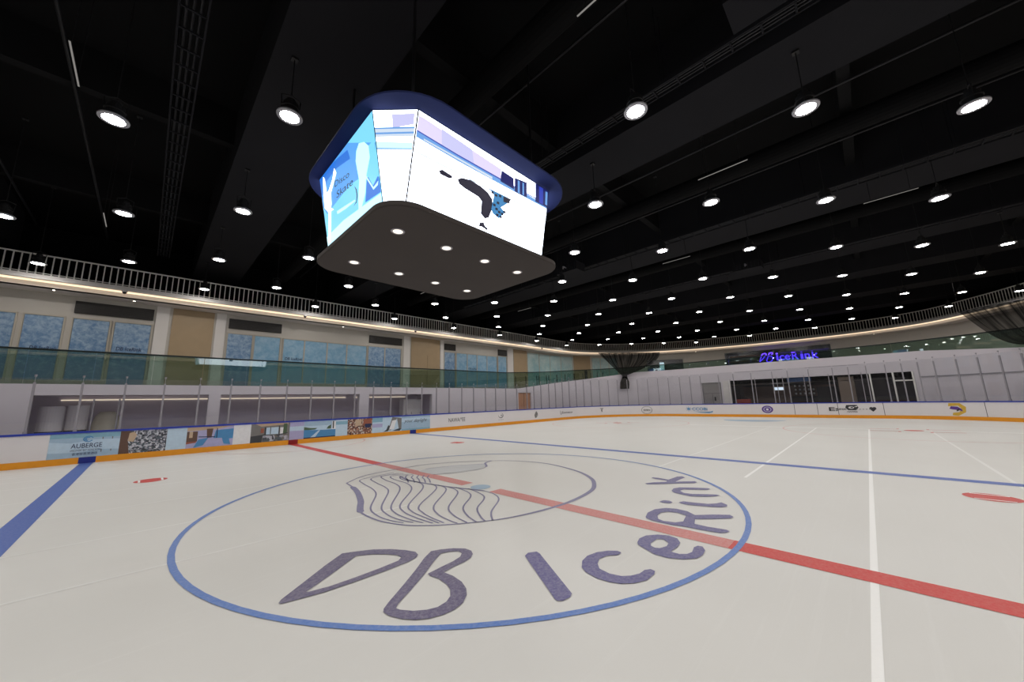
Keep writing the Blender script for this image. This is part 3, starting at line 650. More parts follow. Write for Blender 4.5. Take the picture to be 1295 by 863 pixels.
# grey handrail line on far right wall
tag(MB().sweep(PARA,49.8,58,[(-.06,2.55),(-.06,2.6),(-.01,2.6),(-.01,2.55)],step=.6).build('wall_rail',M_alu),'thin grey rail fixed along the white wall right of the openings','handrail')
# ------------------------------------------------------------------ upper concourse
m=MB(); m.sweep(PARA,0,PARA.L,[(.3,2.45),(.3,2.66),(.32,2.66),(.32,2.45)]) 
m=MB(); m.add([(x,y,2.62) for x,y in ((-34,15.31),(PARA.P[1].x,15.31),(PARA.P[1].x,24),(-34,24))],[(0,1,2,3)]); 
# slab as ring from the parapet out to the wall
m=MB(); qs=[i*LP/160 for i in range(161)]
vs=[]
for q in qs:
    p,n=PARA.at(q); a=p+n*.29; vs.append((a.x,a.y,2.6)); 
    # outer point: march outwards
    b_=a+n*26; vs.append((max(-40,min(54,b_.x)),max(-26,min(26,b_.y)),2.6))
m.add(vs,[(2*i,2*i+1,2*i+3,2*i+2) for i in range(160)]); struct(m,'floor',paint('concourse_stone',(150,142,132),.5,.1,1))
def gtop(s):
    a=abs(s)
    if a<17: return 3.92
    if a<36: return 3.92+(a-17)/19*.85
    if a<51: return 4.77+(a-36)/15*.1
    return 4.87
BP=PARA.offset(2)
_tab=[BP.hit(q) for q in [(480,464.9),(640,472.2),(690,471.2),(725,469.2),(770,467),(830,462.5),(880,458.6),(900,457),(1060,442.2),(1180,429.3),(1250,421)]]
_tab=[(-40,_tab[0][1])]+_tab+[(70,_tab[-1][1])]
def gtop(q):
    for (a,za),(b_,zb_) in zip(_tab,_tab[1:]):
        if a<=q<=b_: return za+(zb_-za)*(q-a)/(b_-a)
    return _tab[0][1]
BL=thing('glass_balustrade','green tinted glass balustrade with dark top rail above the white wall','balustrade',(0,17,2.6))
s=-22.0
while s<66:
    e=s+1.72
    MB().sweep(BP,s+.003,e-.003,[(0,2.6),(0,99),(.015,99),(.015,2.6)],zf=lambda q,z:gtop(q) if z==99 else z,step=.6).build('glass_pane',G_bal,BL)
    s=e
MB().sweep(BP,-22,66,[(-.02,-1),(-.02,99),(.035,99),(.035,-1)],zf=lambda q,z:gtop(q)+(.075 if z==99 else .002),step=.8).build('handrail',M_hrail,BL)
for px in (653,666,680,682.5,692,695,705,715.5,727,738,748,756,763):
    q=BP.hit((px,480))[0]; p,n=BP.at(q); z1=gtop(q)-.3
    MB().box((p.x+n.x*.1-.025,p.y+n.y*.1-.025,2.6),(p.x+n.x*.1+.025,p.y+n.y*.1+.025,z1)).build('bracket',M_gunm,BL)
# upper wall, soffit, slab above, cornice
WT=7.68
m=MB(); m.sweep(WALL,0,WALL.L,[(0,2.6),(0,WT+.4),(.2,WT+.4),(.2,2.6)],step=4); struct(m,'wall_upper',W_beige)
m=MB(); m.sweep(CORN,0,CORN.L,[(.55,WT),(.55,WT+.06),(1.7,WT+.06),(1.7,WT)],step=4); struct(m,'ceiling',W_white)
m=MB(); m.sweep(CORN,0,CORN.L,[(0,7.98),(0,8.2),(5.2,8.2),(5.2,7.98)],step=4); struct(m,'trim_4',W_white)
m=MB(); m.sweep(CORN,0,CORN.L,[(.55,WT),(.55,7.98),(.6,7.98),(.6,WT)],step=4); struct(m,'trim_5',W_white)
M_cove=emit('warm_cove_light',(255,226,190),1.35)
tag(MB().sweep(CORN,6,CORN.L-6,[(.2,7.935),(.2,7.975),(.48,7.975),(.48,7.935)],step=4).build('cove_light',M_cove),'continuous warm cove light strip under the white cornice','cove light')
# dark wall behind the railing, outer shell
m=MB(); m.sweep(BACK,0,BACK.L,[(0,8.0),(0,12.4),(.2,12.4),(.2,8.0)],step=4); struct(m,'wall_back_upper',M_ceil)
m=MB(); m.box((-34.2,-26,0),(-34,26,12.4)); struct(m,'wall_left_end',M_ceil)
m=MB(); m.box((-34.2,-27,12.2),(54,27,12.5)); struct(m,'ceiling',M_ceil)
# ------------------------------------------------------------------ upper railing
cornS=lambda px,py:CORN.hit((px,py))[0]
RL=thing('railing','long white baluster railing on the cornice below the black ceiling','railing',(0,21.5,8.2))
MB().sweep(CORN,4,CORN.L-4,[(.03,9.14),(.03,9.2),(.09,9.2),(.09,9.14)],step=4).build('top_rail',M_rail,RL)
MB().sweep(CORN,4,CORN.L-4,[(.04,8.26),(.04,8.29),(.08,8.29),(.08,8.26)],step=4).build('bottom_rail',M_rail,RL)
def balu(mb,q):
    p,n=CORN.at(q); c=p+n*.06; mb.box((c.x-.022,c.y-.022,8.2),(c.x+.022,c.y+.022,9.15))
q0=22.0; sp=.235; cnt=0; rest=MB()
while q0<CORN.L-40:
    if cnt<100: b_=MB(); balu(b_,q0); b_.build('baluster',M_rail,RL)
    else: balu(rest,q0)
    q0+=sp; cnt+=1
rest.build('baluster',M_rail,RL,kind='stuff')
# ------------------------------------------------------------------ shopfronts on the upper wall
def film_mat(name,c1,c2,sc):
    mt=bpy.data.materials.new(name); mt.use_nodes=True; nt=mt.node_tree; b=nt.nodes['Principled BSDF']; L=nt.links.new
    tc=nt.nodes.new('ShaderNodeTexCoord'); n1=nt.nodes.new('ShaderNodeTexNoise'); n1.inputs['Scale'].default_value=sc; n1.inputs['Detail'].default_value=9; n1.inputs['Roughness'].default_value=.75; n1.inputs['Distortion'].default_value=.3
    sx=nt.nodes.new('ShaderNodeSeparateXYZ'); L(tc.outputs['Object'],sx.inputs[0]); L(tc.outputs['Object'],n1.inputs['Vector'])
    mr=nt.nodes.new('ShaderNodeMapRange'); mr.inputs[1].default_value=3.0; mr.inputs[2].default_value=6.6; mr.inputs[3].default_value=-.08; mr.inputs[4].default_value=.1; L(sx.outputs['Z'],mr.inputs[0])
    ad=nt.nodes.new('ShaderNodeMath'); L(n1.outputs['Fac'],ad.inputs[0]); L(mr.outputs[0],ad.inputs[1])
    rp_=nt.nodes.new('ShaderNodeValToRGB'); e=rp_.color_ramp.elements; e[0].position=.45; e[0].color=rgb(c1); e[1].position=.66; e[1].color=rgb(c2); L(ad.outputs[0],rp_.inputs[0])
    L(rp_.outputs[0],b.inputs['Base Color']); b.inputs['Roughness'].default_value=.3; return mt
F_a=film_mat('frost_film_deep',(86,124,166),(150,174,198),4.2)
F_b=film_mat('frost_film_light',(112,158,192),(148,182,206),2.5)
F_c=film_mat('frost_film_teal',(140,176,184),(176,196,196),.8)
M_frame=paint('champagne_frame',(178,171,158),.4,.05,3)
M_vent=paint('dark_louvre',(32,28,25),.5,.5,9)
NW=[2]
def wbox(mb,a,b_,z0,z1,o0,o1,step=1.2): return mb.sweep(WALL,a,b_,[(-o0,z0),(-o0,z1),(-o1,z1),(-o1,z0)],step=step)
def ws(px,py): return WALL.hit((px,py))[0]
X0=WALL.hit((300,440))[0]-ony((300,440),23.1).x   # s = x + X0 on the straight
def glazing(xs,z0,z1,film,s_is_x=True,fr=.05,door=False):
    """one window structure: frame with panes between xs"""
    a=xs[0]+(X0 if s_is_x else 0); b_=xs[-1]+(X0 if s_is_x else 0)
    NW[0]+=1; nm=('door_%d' if door else 'window_%d')%NW[0]
    fm=MB(); wbox(fm,a-fr,a,z0,z1,.0,.07); wbox(fm,b_,b_+fr,z0,z1,.0,.07); wbox(fm,a-fr,b_+fr,z1,z1+fr*1.4,.0,.07); wbox(fm,a-fr,b_+fr,z0-fr*1.4,z0,.0,.07)
    o=struct(fm,nm,M_frame)
    for x,y in zip(xs,xs[1:]):
        x+=X0 if s_is_x else 0; y+=X0 if s_is_x else 0
        pm=MB(); wbox(pm,x+.02,y-.02,z0,z1,.0,.03); pm.build('pane',film,o)
        if y<b_-.1: q=MB(); wbox(q,y-.04,y+.04,z0,z1,.0,.06); q.build('mullion',M_frame,o)
    return o
glazing([-14.2,-12.9,-11.5,-9.72],3.3,6.5,F_a); glazing([-9.48,-8.25],3.3,6.5,F_a); glazing([-7.95,-6.67],3.3,6.5,F_a); glazing([-6.5,-5.08],2.72,6.5,F_a,door=True)
glazing([-1.6,-.28],2.72,6.45,F_a,door=True); glazing([-.16,1.32],2.72,6.45,F_b,door=True); glazing([1.53,2.86,4.42,5.87,7.44],3.3,6.42,F_b); glazing([7.6,9.02,10.5],2.72,6.45,F_a,door=True)
glazing([15.1,16.35],2.72,6.57,F_a,door=True); glazing([16.55,17.9,19.2,20.6,22.05],3.2,6.57,F_b); glazing([22.25,23.55],2.72,6.65,F_b,door=True)
s1,s2=ws(667,460),ws(724,462); glazing([s1+(s2-s1)*i/4 for i in range(5)],2.72,7.45,F_c,False)
s1,s2=ws(748.5,460),ws(781,465); glazing([s1+(s2-s1)*i/3 for i in range(4)],2.72,7.4,F_c,False)
# louvred transom grilles
def grille(x0,x1,z0,z1,label):
    t=thing('vent_grille',label,'vent grille',((x0+x1)/2,23.05,z0),'dark grilles above the shop doors')
    mb=MB(); mb.box((x0,23.0,z0),(x1,23.09,z1)); mb.build('backing',M_vent,t)
    mb=MB(); n=int((z1-z0)/.08)
    for i in range(n): z=z0+.02+i*.08; mb.box((x0+.02,22.97,z),(x1-.02,23.0,z+.03))
    mb.build('louvre',M_vent,t)
grille(-7.97,-5.05,6.79,7.43,'dark louvred grille above the leftmost shop door')
grille(-1.6,1.34,6.79,7.43,'dark louvred grille right of the first tan panel')
grille(7.63,10.57,6.76,7.38,'dark louvred grille left of the second tan panel')
grille(15.08,16.4,6.79,7.4,'small square dark grille right of the second tan panel')
grille(22.25,23.6,6.76,7.42,'small square dark grille left of the third tan panel')
def tanpanel(a,b_,z0,z1,label):
    ob=MB().sweep(WALL,a,b_,[(-.05,z0),(-.05,z1),(-.001,z1),(-.001,z0)],step=1).build('wall_panel',W_tan); tag(ob,label,'wall panel','tan panels on the upper wall'); return ob
tanpanel(-4.26+X0,-2.35+X0,2.62,WT-.02,'tall tan wall panel, leftmost of the tan panels')
WPAN=tanpanel(11.5+X0,14.56+X0,2.62,WT-.02,'wide tan wall panel with a faint door outline')
tanpanel(24.75+X0,27.0+X0,2.62,WT-.02,'tan wall panel left of the teal frosted window')
a,b_=ws(725.5,460),ws(746.5,462); tanpanel(a,b_,2.62,WT-.02,'far tan wall panel left of the black net')
tag(MB().sweep(WALL,a+(b_-a)*.62,a+(b_-a)*.74,[(-.3,3.6),(-.3,5.6),(-.06,5.6),(-.06,3.6)]).build('totem_sign',M_gunm),'slim dark totem sign before the far tan panel','sign')
MB().box((13.2,23.02,2.64),(14.3,23.049,6.1)).build('flush_door',W_tan,WPAN)
for x0,x1 in ((-4.95,-4.4),(-2.25,-1.75),(10.75,11.35),(14.62,15.0),(23.7,24.6)):
    m=MB(); m.box((x0,23.02,2.6),(x1,23.098,WT)); struct(m,'trim_6',W_white)
# small script logos on the films
P_logo=paint('logo_navy',(26,44,80),.4)
def walltext(txt,x,z,w,h,y=23.058):
    v,f=text2d(txt,1,.1,.012); o=MB().add([(x+w*a,y,z+h*b2) for a,b2 in v],f); return o
def logo_at(px,py,w,parent_label):
    p=ony((px,py),23.06); ob=walltext('DB IceRink',p.x,p.z+.03,w*.85,.2).build('window_lettering',P_logo); tag(ob,parent_label,'lettering','navy lettering on the frosted windows')
logo_at(146,444,1.15,'navy rink lettering on the leftmost frosted door')
logo_at(36,443,1.0,'navy rink lettering on the far left frosted window')
logo_at(360,456,1.3,'navy rink lettering on the pale frosted windows in the middle')
logo_at(592.5,468,1.4,'navy rink lettering on the frosted windows right of the wide tan panel')
# dark shop and sign window on the far wall
a,b_=ws(818,458),ws(864,458)
def niche(a,b_,z0,z1,name,mt):
    NW[0]+=1; o=struct(MB().sweep(WALL,a,b_,[(-.04,z0),(-.04,z1),(-.01,z1),(-.01,z0)],step=1),'window_%d'%NW[0],mt); return o
dk=paint('dark_shop_glass',(10,12,13),.12,.3,1,spec=.8)
w1=niche(a,b_,2.62,6.9,'x',dk)
q=(b_-a)
tag(MB().sweep(WALL,a+q*.34,a+q*.46,[(-.5,3.4),(-.5,6.5),(-.42,6.5),(-.42,3.4)]).build('banner',emit('banner_pale',(190,215,225),.9)),'narrow lit white and blue vertical banner in the dark shop window','banner')
tag(MB().sweep(WALL,a+q*.35,a+q*.45,[(-.52,4.9),(-.52,5.5),(-.505,5.5),(-.505,4.9)]).build('banner_blue_block',emit('banner_blue',(30,90,150),.8)),'blue block on the vertical banner','banner print')
a,b_=ws(916,446),ws(1051,442)
w2=niche(a,b_,2.62,7.25,'x',paint('violet_black_glass',(14,10,20),.15,.4,.6,spec=.8))
q=b_-a
for k,(u0_,u1_,z,c,st) in enumerate(((.40,.80,6.05,(50,20,190),.55),(.55,.98,6.5,(40,22,120),.3))):  # glowing bands imitate the violet-lit ceiling behind the glass, no lamp strips
    tag(MB().sweep(WALL,a+q*u0_,a+q*u1_,[(-.055,z),(-.055,z+.28),(-.045,z+.28),(-.045,z)],step=1).build('violet_light',emit('violet_glow_%d'%k,c,st)),('violet light strip in the sign window' if k==0 else 'dim violet light strip in the sign window by its right edge'),'light strip')
for u0_,u1_,z in ((.02,.5,5.95),(.05,.35,6.6)):
    tag(MB().sweep(WALL,a+q*u0_,a+q*u1_,[(-.055,z),(-.055,z+.1),(-.045,z+.1),(-.045,z)],step=1).build('brown_ceiling_strip',paint('rust_strip',(90,48,34),.5)),'rust brown strip in the sign window, %s'%('lower' if z<6 else 'upper'),'strip')
# LED sign
M_led=emit('violet_led',(96,60,255),3.0)
sa=ws(961,452); sb=ws(1036,452); zlo=WALL.hit((998,459.5))[1]; 
SG=thing('led_sign','glowing violet DB IceRink lettering standing above the far white wall','sign',(WALL.at(sa)[0].x,WALL.at(sa)[0].y,4.5))
def wsign(s,z,o=-.35):
    p,n=WALL.at(s); return (p.x+n.x*o,p.y+n.y*o,z)
def signz(px,py): return WALL.hit((px,py))
def norm(L):
    x0=min(p[0] for p in L);x1=max(p[0] for p in L);y0=min(p[1] for p in L);y1=max(p[1] for p in L); return x0,x1,y0,y1
for nm,out,px0,px1,py0,py1 in (('sign_letter_d',D_out,961,969,458,447.5),('sign_letter_b',B_out,970,977,458.5,446.5)):
    x0,x1,y0,y1=norm(out); mb=MB(); s0_,z0_=signz(px0,py0); s1_,z1_=signz(px1,py1)
    pts=[wsign(s0_+(s1_-s0_)*(p[0]-x0)/(x1-x0),z0_+(z1_-z0_)*(y1-p[1])/(y1-y0)) for p in out]
    mb.tube(pts+[pts[0]],.05,6); 
    if nm.endswith('b'):
        k=pts[9]; mb.tube([k,wsign(s0_+(s1_-s0_)*.42,z0_+(z1_-z0_)*.62)],.05,6)
    mb.build(nm,M_led,SG)
for ch,xa,xb,hgt in (('I',981.3,985,9.5),('c',986.5,991.8,6.8),('e',993.3,999,6.8),('R',1002.4,1009.2,10),('i',1013.2,1015.6,9.3),('n',1018.6,1024.2,7),('k',1028,1034.5,10)):
    v,f=text2d(ch,1,0,.012)
    yb=456.5-(xa-981)*.063
    s0_,z0_=signz(xa,yb); s1_,z1_=signz(xb,yb-hgt)
    if ch=='I': v=[(.25+.5*a_,b2) for a_,b2 in v]
    mb=MB(); mb.add([wsign(s0_+(s1_-s0_)*a_,z0_+(z1_-z0_)*b2,-.38) for a_,b2 in v],f); mb.add([wsign(s0_+(s1_-s0_)*a_,z0_+(z1_-z0_)*b2,-.30) for a_,b2 in v],f); mb.build('sign_letter_'+ch.lower(),M_led,SG)
# dome cameras, soffit lights
for i,(px,py,lb) in enumerate(((157.5,369.5,'left end of the cornice above the leftmost door'),(387.5,382.5,'cornice above the middle frosted windows'),(526,418,'cornice above the wide tan panel'),(686,441,'cornice by the third tan panel'))):
    q=cornS(px,py); p,n=CORN.at(q); c=(p.x+n.x*.06,p.y+n.y*.06,7.98)
    t=thing('dome_camera','small dome camera under the %s'%lb,'camera',c,'dome cameras under the cornice')
    MB().lathe(c,[(.001,.0),(.11,0),(.11,-.07),(.09,-.08),(.001,-.08)],16).build('mount',W_white,t); MB().lathe(c,[(.085,-.08),(.08,-.13),(.05,-.17),(.001,-.185)],16).build('dome',M_black,t,smooth=True)
M_dl=emit('soffit_lens',(255,244,225),14)
nm_=['above the far left window','above the leftmost shop door','above the pale middle windows','above the violet sign window left','near the top of the black net','right of the black net']
for i,(px,py) in enumerate(((68,367),(170,381),(434,413.5),(0,0),(0,0),(0,0))):
    if i<3: P_=onz((px,py),WT)
    else:
        q=(ws(880,450),ws(842,450),ws(1110,430))[i-3]; p,n=WALL.at(q); P_=Vector((p.x-n.x*.8,p.y-n.y*.8,WT))
    t=thing('downlight','small round ceiling downlight '+nm_[i] if i!=5 else 'small round ceiling downlight above the plain beige far wall','downlight',(P_.x,P_.y,WT),'small downlights in the soffit')
    MB().lathe((P_.x,P_.y,WT),[(.05,-.012),(.085,-.012),(.085,0)],16).build('bezel',M_alu,t)
    MB().lathe((P_.x,P_.y,WT),[(.001,-.008),(.05,-.008)],16).build('lens',M_dl,t)
# ------------------------------------------------------------------ black nets
def net_mat():
    mt=bpy.data.materials.new('black_net'); mt.use_nodes=True; nt=mt.node_tree; nt.nodes.clear(); L=nt.links.new
    out=nt.nodes.new('ShaderNodeOutputMaterial'); mx=nt.nodes.new('ShaderNodeMixShader'); tr=nt.nodes.new('ShaderNodeBsdfTransparent'); df=nt.nodes.new('ShaderNodeBsdfDiffuse'); df.inputs[0].default_value=(.012,.012,.012,1)
    tc=nt.nodes.new('ShaderNodeUVMap'); wv=nt.nodes.new('ShaderNodeTexNoise'); mp=nt.nodes.new('ShaderNodeMapping'); mp.inputs['Scale'].default_value=(34,1.2,1)
    L(tc.outputs[0],mp.inputs[0]); L(mp.outputs[0],wv.inputs['Vector']); wv.inputs['Scale'].default_value=1; wv.inputs['Detail'].default_value=3
    mr=nt.nodes.new('ShaderNodeMapRange'); mr.inputs[1].default_value=.35; mr.inputs[2].default_value=.6; mr.inputs[3].default_value=.72; mr.inputs[4].default_value=.97; L(wv.outputs['Fac'],mr.inputs[0])
    L(mr.outputs[0],mx.inputs[0]); L(tr.outputs[0],mx.inputs[1]); L(df.outputs[0],mx.inputs[2]); L(mx.outputs[0],out.inputs[0]); return mt
NET=net_mat()
def net(label,tops,G,gw,tdir,pl,pr,sag,tail=None,nu=60,nv=22,ropes=True):
    """fan of netting from the cornice points down to a gathered knot"""
    t=thing('safety_net',label,'net',tuple(G),'black nets hung from the cornice')
    vs=[];fs=[];uv=[]
    for j in range(nv+1):
        v=j/nv
        for i in range(nu+1):
            u=i/nu; k=u*(len(tops)-1); a=min(int(k),len(tops)-2); T=Vector(tops[a]).lerp(Vector(tops[a+1]),k-a)
            g=G+tdir*gw*(u-.5)
            pw=pl*(1-u)+pr*u
            w=v**pw; P=T.lerp(g,w); P.z=T.z+(g.z-T.z)*v - sag*math.sin(math.pi*v)*(1-.6*u)
            nrm=Vector((-tdir.y,tdir.x,0)); P+=nrm*.12*math.sin(u*60)*(.3+.7*math.sin(math.pi*min(1,v+.15)))
            vs.append(P); uv.append((u,v))
    for j in range(nv):
        for i in range(nu): a=j*(nu+1)+i; fs.append((a,a+1,a+nu+2,a+nu+1))
    mb=MB(); mb.add(vs,fs); ob=mb.build('net_fan',NET,t)
    l=ob.data.uv_layers.new(name='UVMap')
    for lp in ob.data.loops: l.data[lp.index].uv=uv[lp.vertex_index]
    if tail:
        K=G-Vector((0,0,.05)); m=MB(); m.cyl(K+Vector((0,0,.06)),K-Vector((0,0,.08)),gw*.4,12); m.build('tie',M_black,t)
        bt=Vector(tail); G=K; n=22; prof=[]; vs=[];fs=[]
        for j in range(8):
            v=j/7; r=gw*(.34+.32*min(1,v*2.2)); c=(G-Vector((0,0,.1))).lerp(bt,v)
            for i in range(n):
                a=2*math.pi*i/n; rr=r*(1+.12*math.sin(a*6)); vs.append((c.x+tdir.x*rr*math.cos(a)-tdir.y*rr*.35*math.sin(a),c.y+tdir.y*rr*math.cos(a)+tdir.x*rr*.35*math.sin(a),c.z))
        for j in range(7):
            for i in range(n): fs.append((j*n+i,j*n+(i+1)%n,(j+1)*n+(i+1)%n,(j+1)*n+i))
        MB().add(vs,fs).build('net_tail',paint('black_net_cloth',(6,6,6),1,.2,4,spec=0),t,smooth=True)
NP=PARA.offset(-.35)
def track_pts(pxs):
    o=[]
    for px in pxs: q,z=NP.hit(px); p,n=NP.at(q); o.append(Vector((p.x,p.y,z)))
    return o
def track(label,T):
    t=thing('net_track',label,'track',tuple(T[0]),'net tracks hung from the ceiling')
    MB().tube([v+Vector((0,0,.03)) for v in T],.025,8).build('rail',M_gunm,t)
    for v in (T[0],T[len(T)//2],T[-1]): MB().cyl(v+Vector((0,0,.05)),(v.x,v.y,ceil_z(v.x)),.006,5).build('wire',M_black,t)
T1=track_pts([(757+77*i/14,447.3-.9*i/14) for i in range(15)])
G1=track_pts([(790,474.5)])[0]; tb=track_pts([(790,492)])[0]
tdir=(T1[-1]-T1[0]); tdir.z=0; tdir.normalize()
net('black safety net gathered like a curtain at the far left bend',T1,G1,.62,tdir,1.0,2.0,0,tuple(tb))
track('thin dark track carrying the gathered black net',T1)
T2=track_pts([(1213+187*i/14,395.5-16*min(i/14*187/82,1)-27*max(0,(i/14*187-82)/105)) for i in range(15)])
G2=track_pts([(1345,426)])[0]; tdir=(T2[-1]-T2[0]); tdir.z=0; tdir.normalize()
net('black safety net swagged across the right edge of the far wall',T2,G2,.9,tdir,.95,1.2,1.0)
track('thin dark track carrying the swagged net at the right edge',T2)
# ------------------------------------------------------------------ beams and ceiling services
CEIL=[o for o in bpy.data.objects if o.name.startswith('ceiling')][-1]
for x0,x1 in BEAMS:
    MB().box((x0,-25,10),(x1,25,12.2)).build('beam',M_beam,CEIL)
for y in (-19,-13,-6.5,1.4,9.2,17):
    MB().box((-33,y-.15,10.9),(50,y+.15,12.2)).build('joist',paint('dark_joist',(22,22,23),.9,.1,1,spec=.1),CEIL)
def cable_tray(x,w,y0,y1,z,label):
    t=thing('cable_tray',label,'cable tray',(x,(y0+y1)/2,z),'cable trays under the black ceiling')
    for sx in (-1,1): MB().box((x+sx*w/2-.02,y0,z),(x+sx*w/2+.02,y1,z+.1)).build('side_rail',M_beam,t)
    y=y0; k=0; r0_=MB().box((x-w/2,y0,z),(x+w/2,y0+.04,z+.03)).build('rung',M_beam,t)
    while y+.6<y1: y+=.6; k+=1; c=r0_.copy(); COL.objects.link(c); c.location.y+=.6*k
    mb=MB()
    for k in range(3): mb.cyl((x-w/4+k*w/4,y0,z+.05),(x-w/4+k*w/4,y1,z+.05),.025,6)
    mb.build('cable',M_gunm,t)
    y=y0+1
    while y<y1:
        for sx in (-1,1): MB().cyl((x+sx*w/2,y,z+.1),(x+sx*w/2,y,12.15),.012,5).build('hanger_rod',M_gunm,t)
        y+=4
cable_tray(-5.0,.45,-4,20.5,9.9,'long black cable tray left of the scoreboard beam')
cable_tray(3.9,.35,-16,3,9.7,'cable tray running right of the scoreboard')
cable_tray(13.6,.5,-18,18,9.7,'cable tray beside the second beam beyond the scoreboard')
cable_tray(21.4,.4,-16,18,9.7,'cable tray beside the third beam beyond the scoreboard')
def ac_unit(x,y,z,sx,sy,sz,label):
    t=thing('fan_coil_unit',label,'air conditioner',(x,y,z),'dark fan coil units under the ceiling')
    MB().box((x-sx/2,y-sy/2,z),(x+sx/2,y+sy/2,z+sz)).build('casing',M_beam,t)
    mb=MB()
    for k in range(7): mb.box((x-sx/2-.02,y-sy/2+.1+k*sy/8,z+.08),(x-sx/2,y-sy/2+.14+k*sy/8,z+sz-.08))
    mb.build('grille',M_gunm,t)
    mb=MB(); mb.tube([(x-sx/2-.3,y,z+.1),(x-sx/2-.3,y,z+sz*.5),(x-sx/2,y,z+sz*.5)],.04); mb.build('pipe',M_alu,t)
    for a in (-1,1):
        for b2 in (-1,1): MB().cyl((x+a*(sx/2-.08),y+b2*(sy/2-.08),z+sz),(x+a*(sx/2-.08),y+b2*(sy/2-.08),12.15),.012,5).build('hanger_rod',M_gunm,t)
ac_unit(3.15,-5.6,9.7,.9,1.8,.55,'dark fan coil unit at the top right above the ice')
ac_unit(20.6,-1.5,9.3,.9,1.5,.5,'dark fan coil unit between far lamp rows')
ac_unit(12.6,6.2,9.3,.9,1.5,.5,'dark fan coil unit left of the far lamp rows')
# ducts above the scoreboard
for k,(x,lb) in enumerate(((.95,'round black duct above the scoreboard, nearer the left beam'),(10.6,'round black duct between the first and second beams'),(18.9,'round black duct between the second and third beams'))):
    tag(MB().cyl((x,-22,10.5),(x,22,10.5),.33,18).build('air_duct',M_ceil),lb,'duct','black ducts under the ceiling')
# sprinkler pipes
for x in (-9.5,-7.2,2.0,8.75,12.0,19.6,24.9,34):
    tag(MB().tube([(x,-22,10.8),(x,22,10.8)],.04,8).build('sprinkler_pipe',M_gunm),'thin black ceiling pipe running across the hall %s'%{-9.5:'at the far left',-7.2:'left of the cable tray',2.0:'behind the scoreboard',8.75:'beyond the first beam',12.0:'before the second beam',19.6:'before the third beam',24.9:'before the fourth beam',34:'before the last beams'}[x],'pipe','ceiling pipes')
# slender battens
M_bat=emit('dim_batten',(190,186,180),.4)
bt=[(88,53,98,109),(883,228,948,200),(1092,258,1161,238),(730,21,753,0),(838,334,873,322),(131,270,134,287),(655,394,676,384),(532,352+20,545,366)]
lb_=['at the upper left','right of the scoreboard','at the right between two lamps','cut by the top edge above the scoreboard','among the middle far lamps','at the left above the railing','just right of the scoreboard base','below the scoreboard base corner']
for (a,b2,c,d),l in zip(bt,lb_):
    p=onz((a,b2),9.0); q_=onz((c,d),9.0); y1=max(p.y,q_.y); y0=y1-1.45; x=p.x
    t=thing('batten_light','slim pale batten light hanging '+l,'batten light',(x,(y0+y1)/2,9.0),'slim batten lights under the ceiling')
    MB().box((x-.014,y0,9.0),(x+.014,y1,9.012)).build('diffuser',M_bat,t); MB().box((x-.016,y0,9.012),(x+.016,y1,9.05)).build('housing',M_black,t)
    MB().cyl((x,y0+.2,9.05),(x,y0+.2,ceil_z(x)),.008,5).build('suspension_wire',M_black,t); MB().cyl((x,y1-.2,9.05),(x,y1-.2,ceil_z(x)),.008,5).build('suspension_wire',M_black,t)
# ------------------------------------------------------------------ high-bay lamps
LZ=8.4
M_lens=emit('lamp_lens',(255,250,244),138)
M_rim=paint('lamp_rim_glass',(170,170,176),.25,.1,8,metal=.2)
def make_lamp():
    t=thing('high_bay_lamp','','lamp',(0,0,LZ))
    c=(0,0,LZ)
    MB().lathe(c,[(.001,.0),(.19,0)],20).build('lens',M_lens,t)
    MB().lathe(c,[(.19,.0),(.195,-.012),(.265,-.004),(.27,.02),(.26,.035),(.19,.03)],24).build('rim',M_rim,t)
    MB().lathe(c,[(.2,.03),(.2,.07),(.17,.1),(.17,.2),(.19,.21),(.19,.24),(.16,.25),(.16,.34),(.1,.37),(.1,.44),(.03,.47),(.001,.47)],20).build('housing',M_black,t)
    mb=MB(); mb.tube([(-.17,0,LZ+.1),(-.2,0,LZ+.5),(0,0,LZ+.58),(.2,0,LZ+.5),(.17,0,LZ+.1)],.012,6); mb.build('bracket',M_black,t)
    mb=MB(); mb.cyl((0,0,LZ+.58),(0,0,9.97),.012,6); mb.box((-.07,-.07,9.95),(.07,.07,9.995)); mb.build('suspension_cord',M_black,t)
    return t
L0=make_lamp()
def inside(x,y,mg):
    best=None
    for a,b2 in zip(CORN.P,CORN.P[1:]):
        e=b2-a; k=max(0,min(1,(Vector((x,y))-a).dot(e)/e.length_squared)); d=(Vector((x,y))-(a+e*k)); 
        if best is None or d.length<best[0]: best=(d.length,d.x*-e.y+d.y*e.x)
    return best[1]<0 and best[0]>mg
ords=['first','second','third','fourth','fifth','sixth','seventh','eighth','ninth','tenth','eleventh','twelfth','thirteenth','fourteenth','fifteenth','sixteenth','seventeenth','eighteenth']
lamps=[]
for i in range(-5,16):
    row=[]
    for j in range(5,-10,-1):
        if (i+j)%2: continue
        x=-.286+2.8925*i; y=5.906+2.882*j
        if not inside(x,y,.9): continue
        if abs(x+.05)<3.1 and -1.8<y<4.6: continue
        row.append((x,y))
    for k,(x,y) in enumerate(row): lamps.append((x,y,i,k))
mb=MB(); mb.cyl((0,0,LZ+.58),(0,0,12.17),.012,6); mb.box((-.07,-.07,12.15),(.07,.07,12.195)); tmp_=mb.build('long_cord',M_black,L0); LONG=tmp_.data; bpy.data.objects.remove(tmp_)
first=True
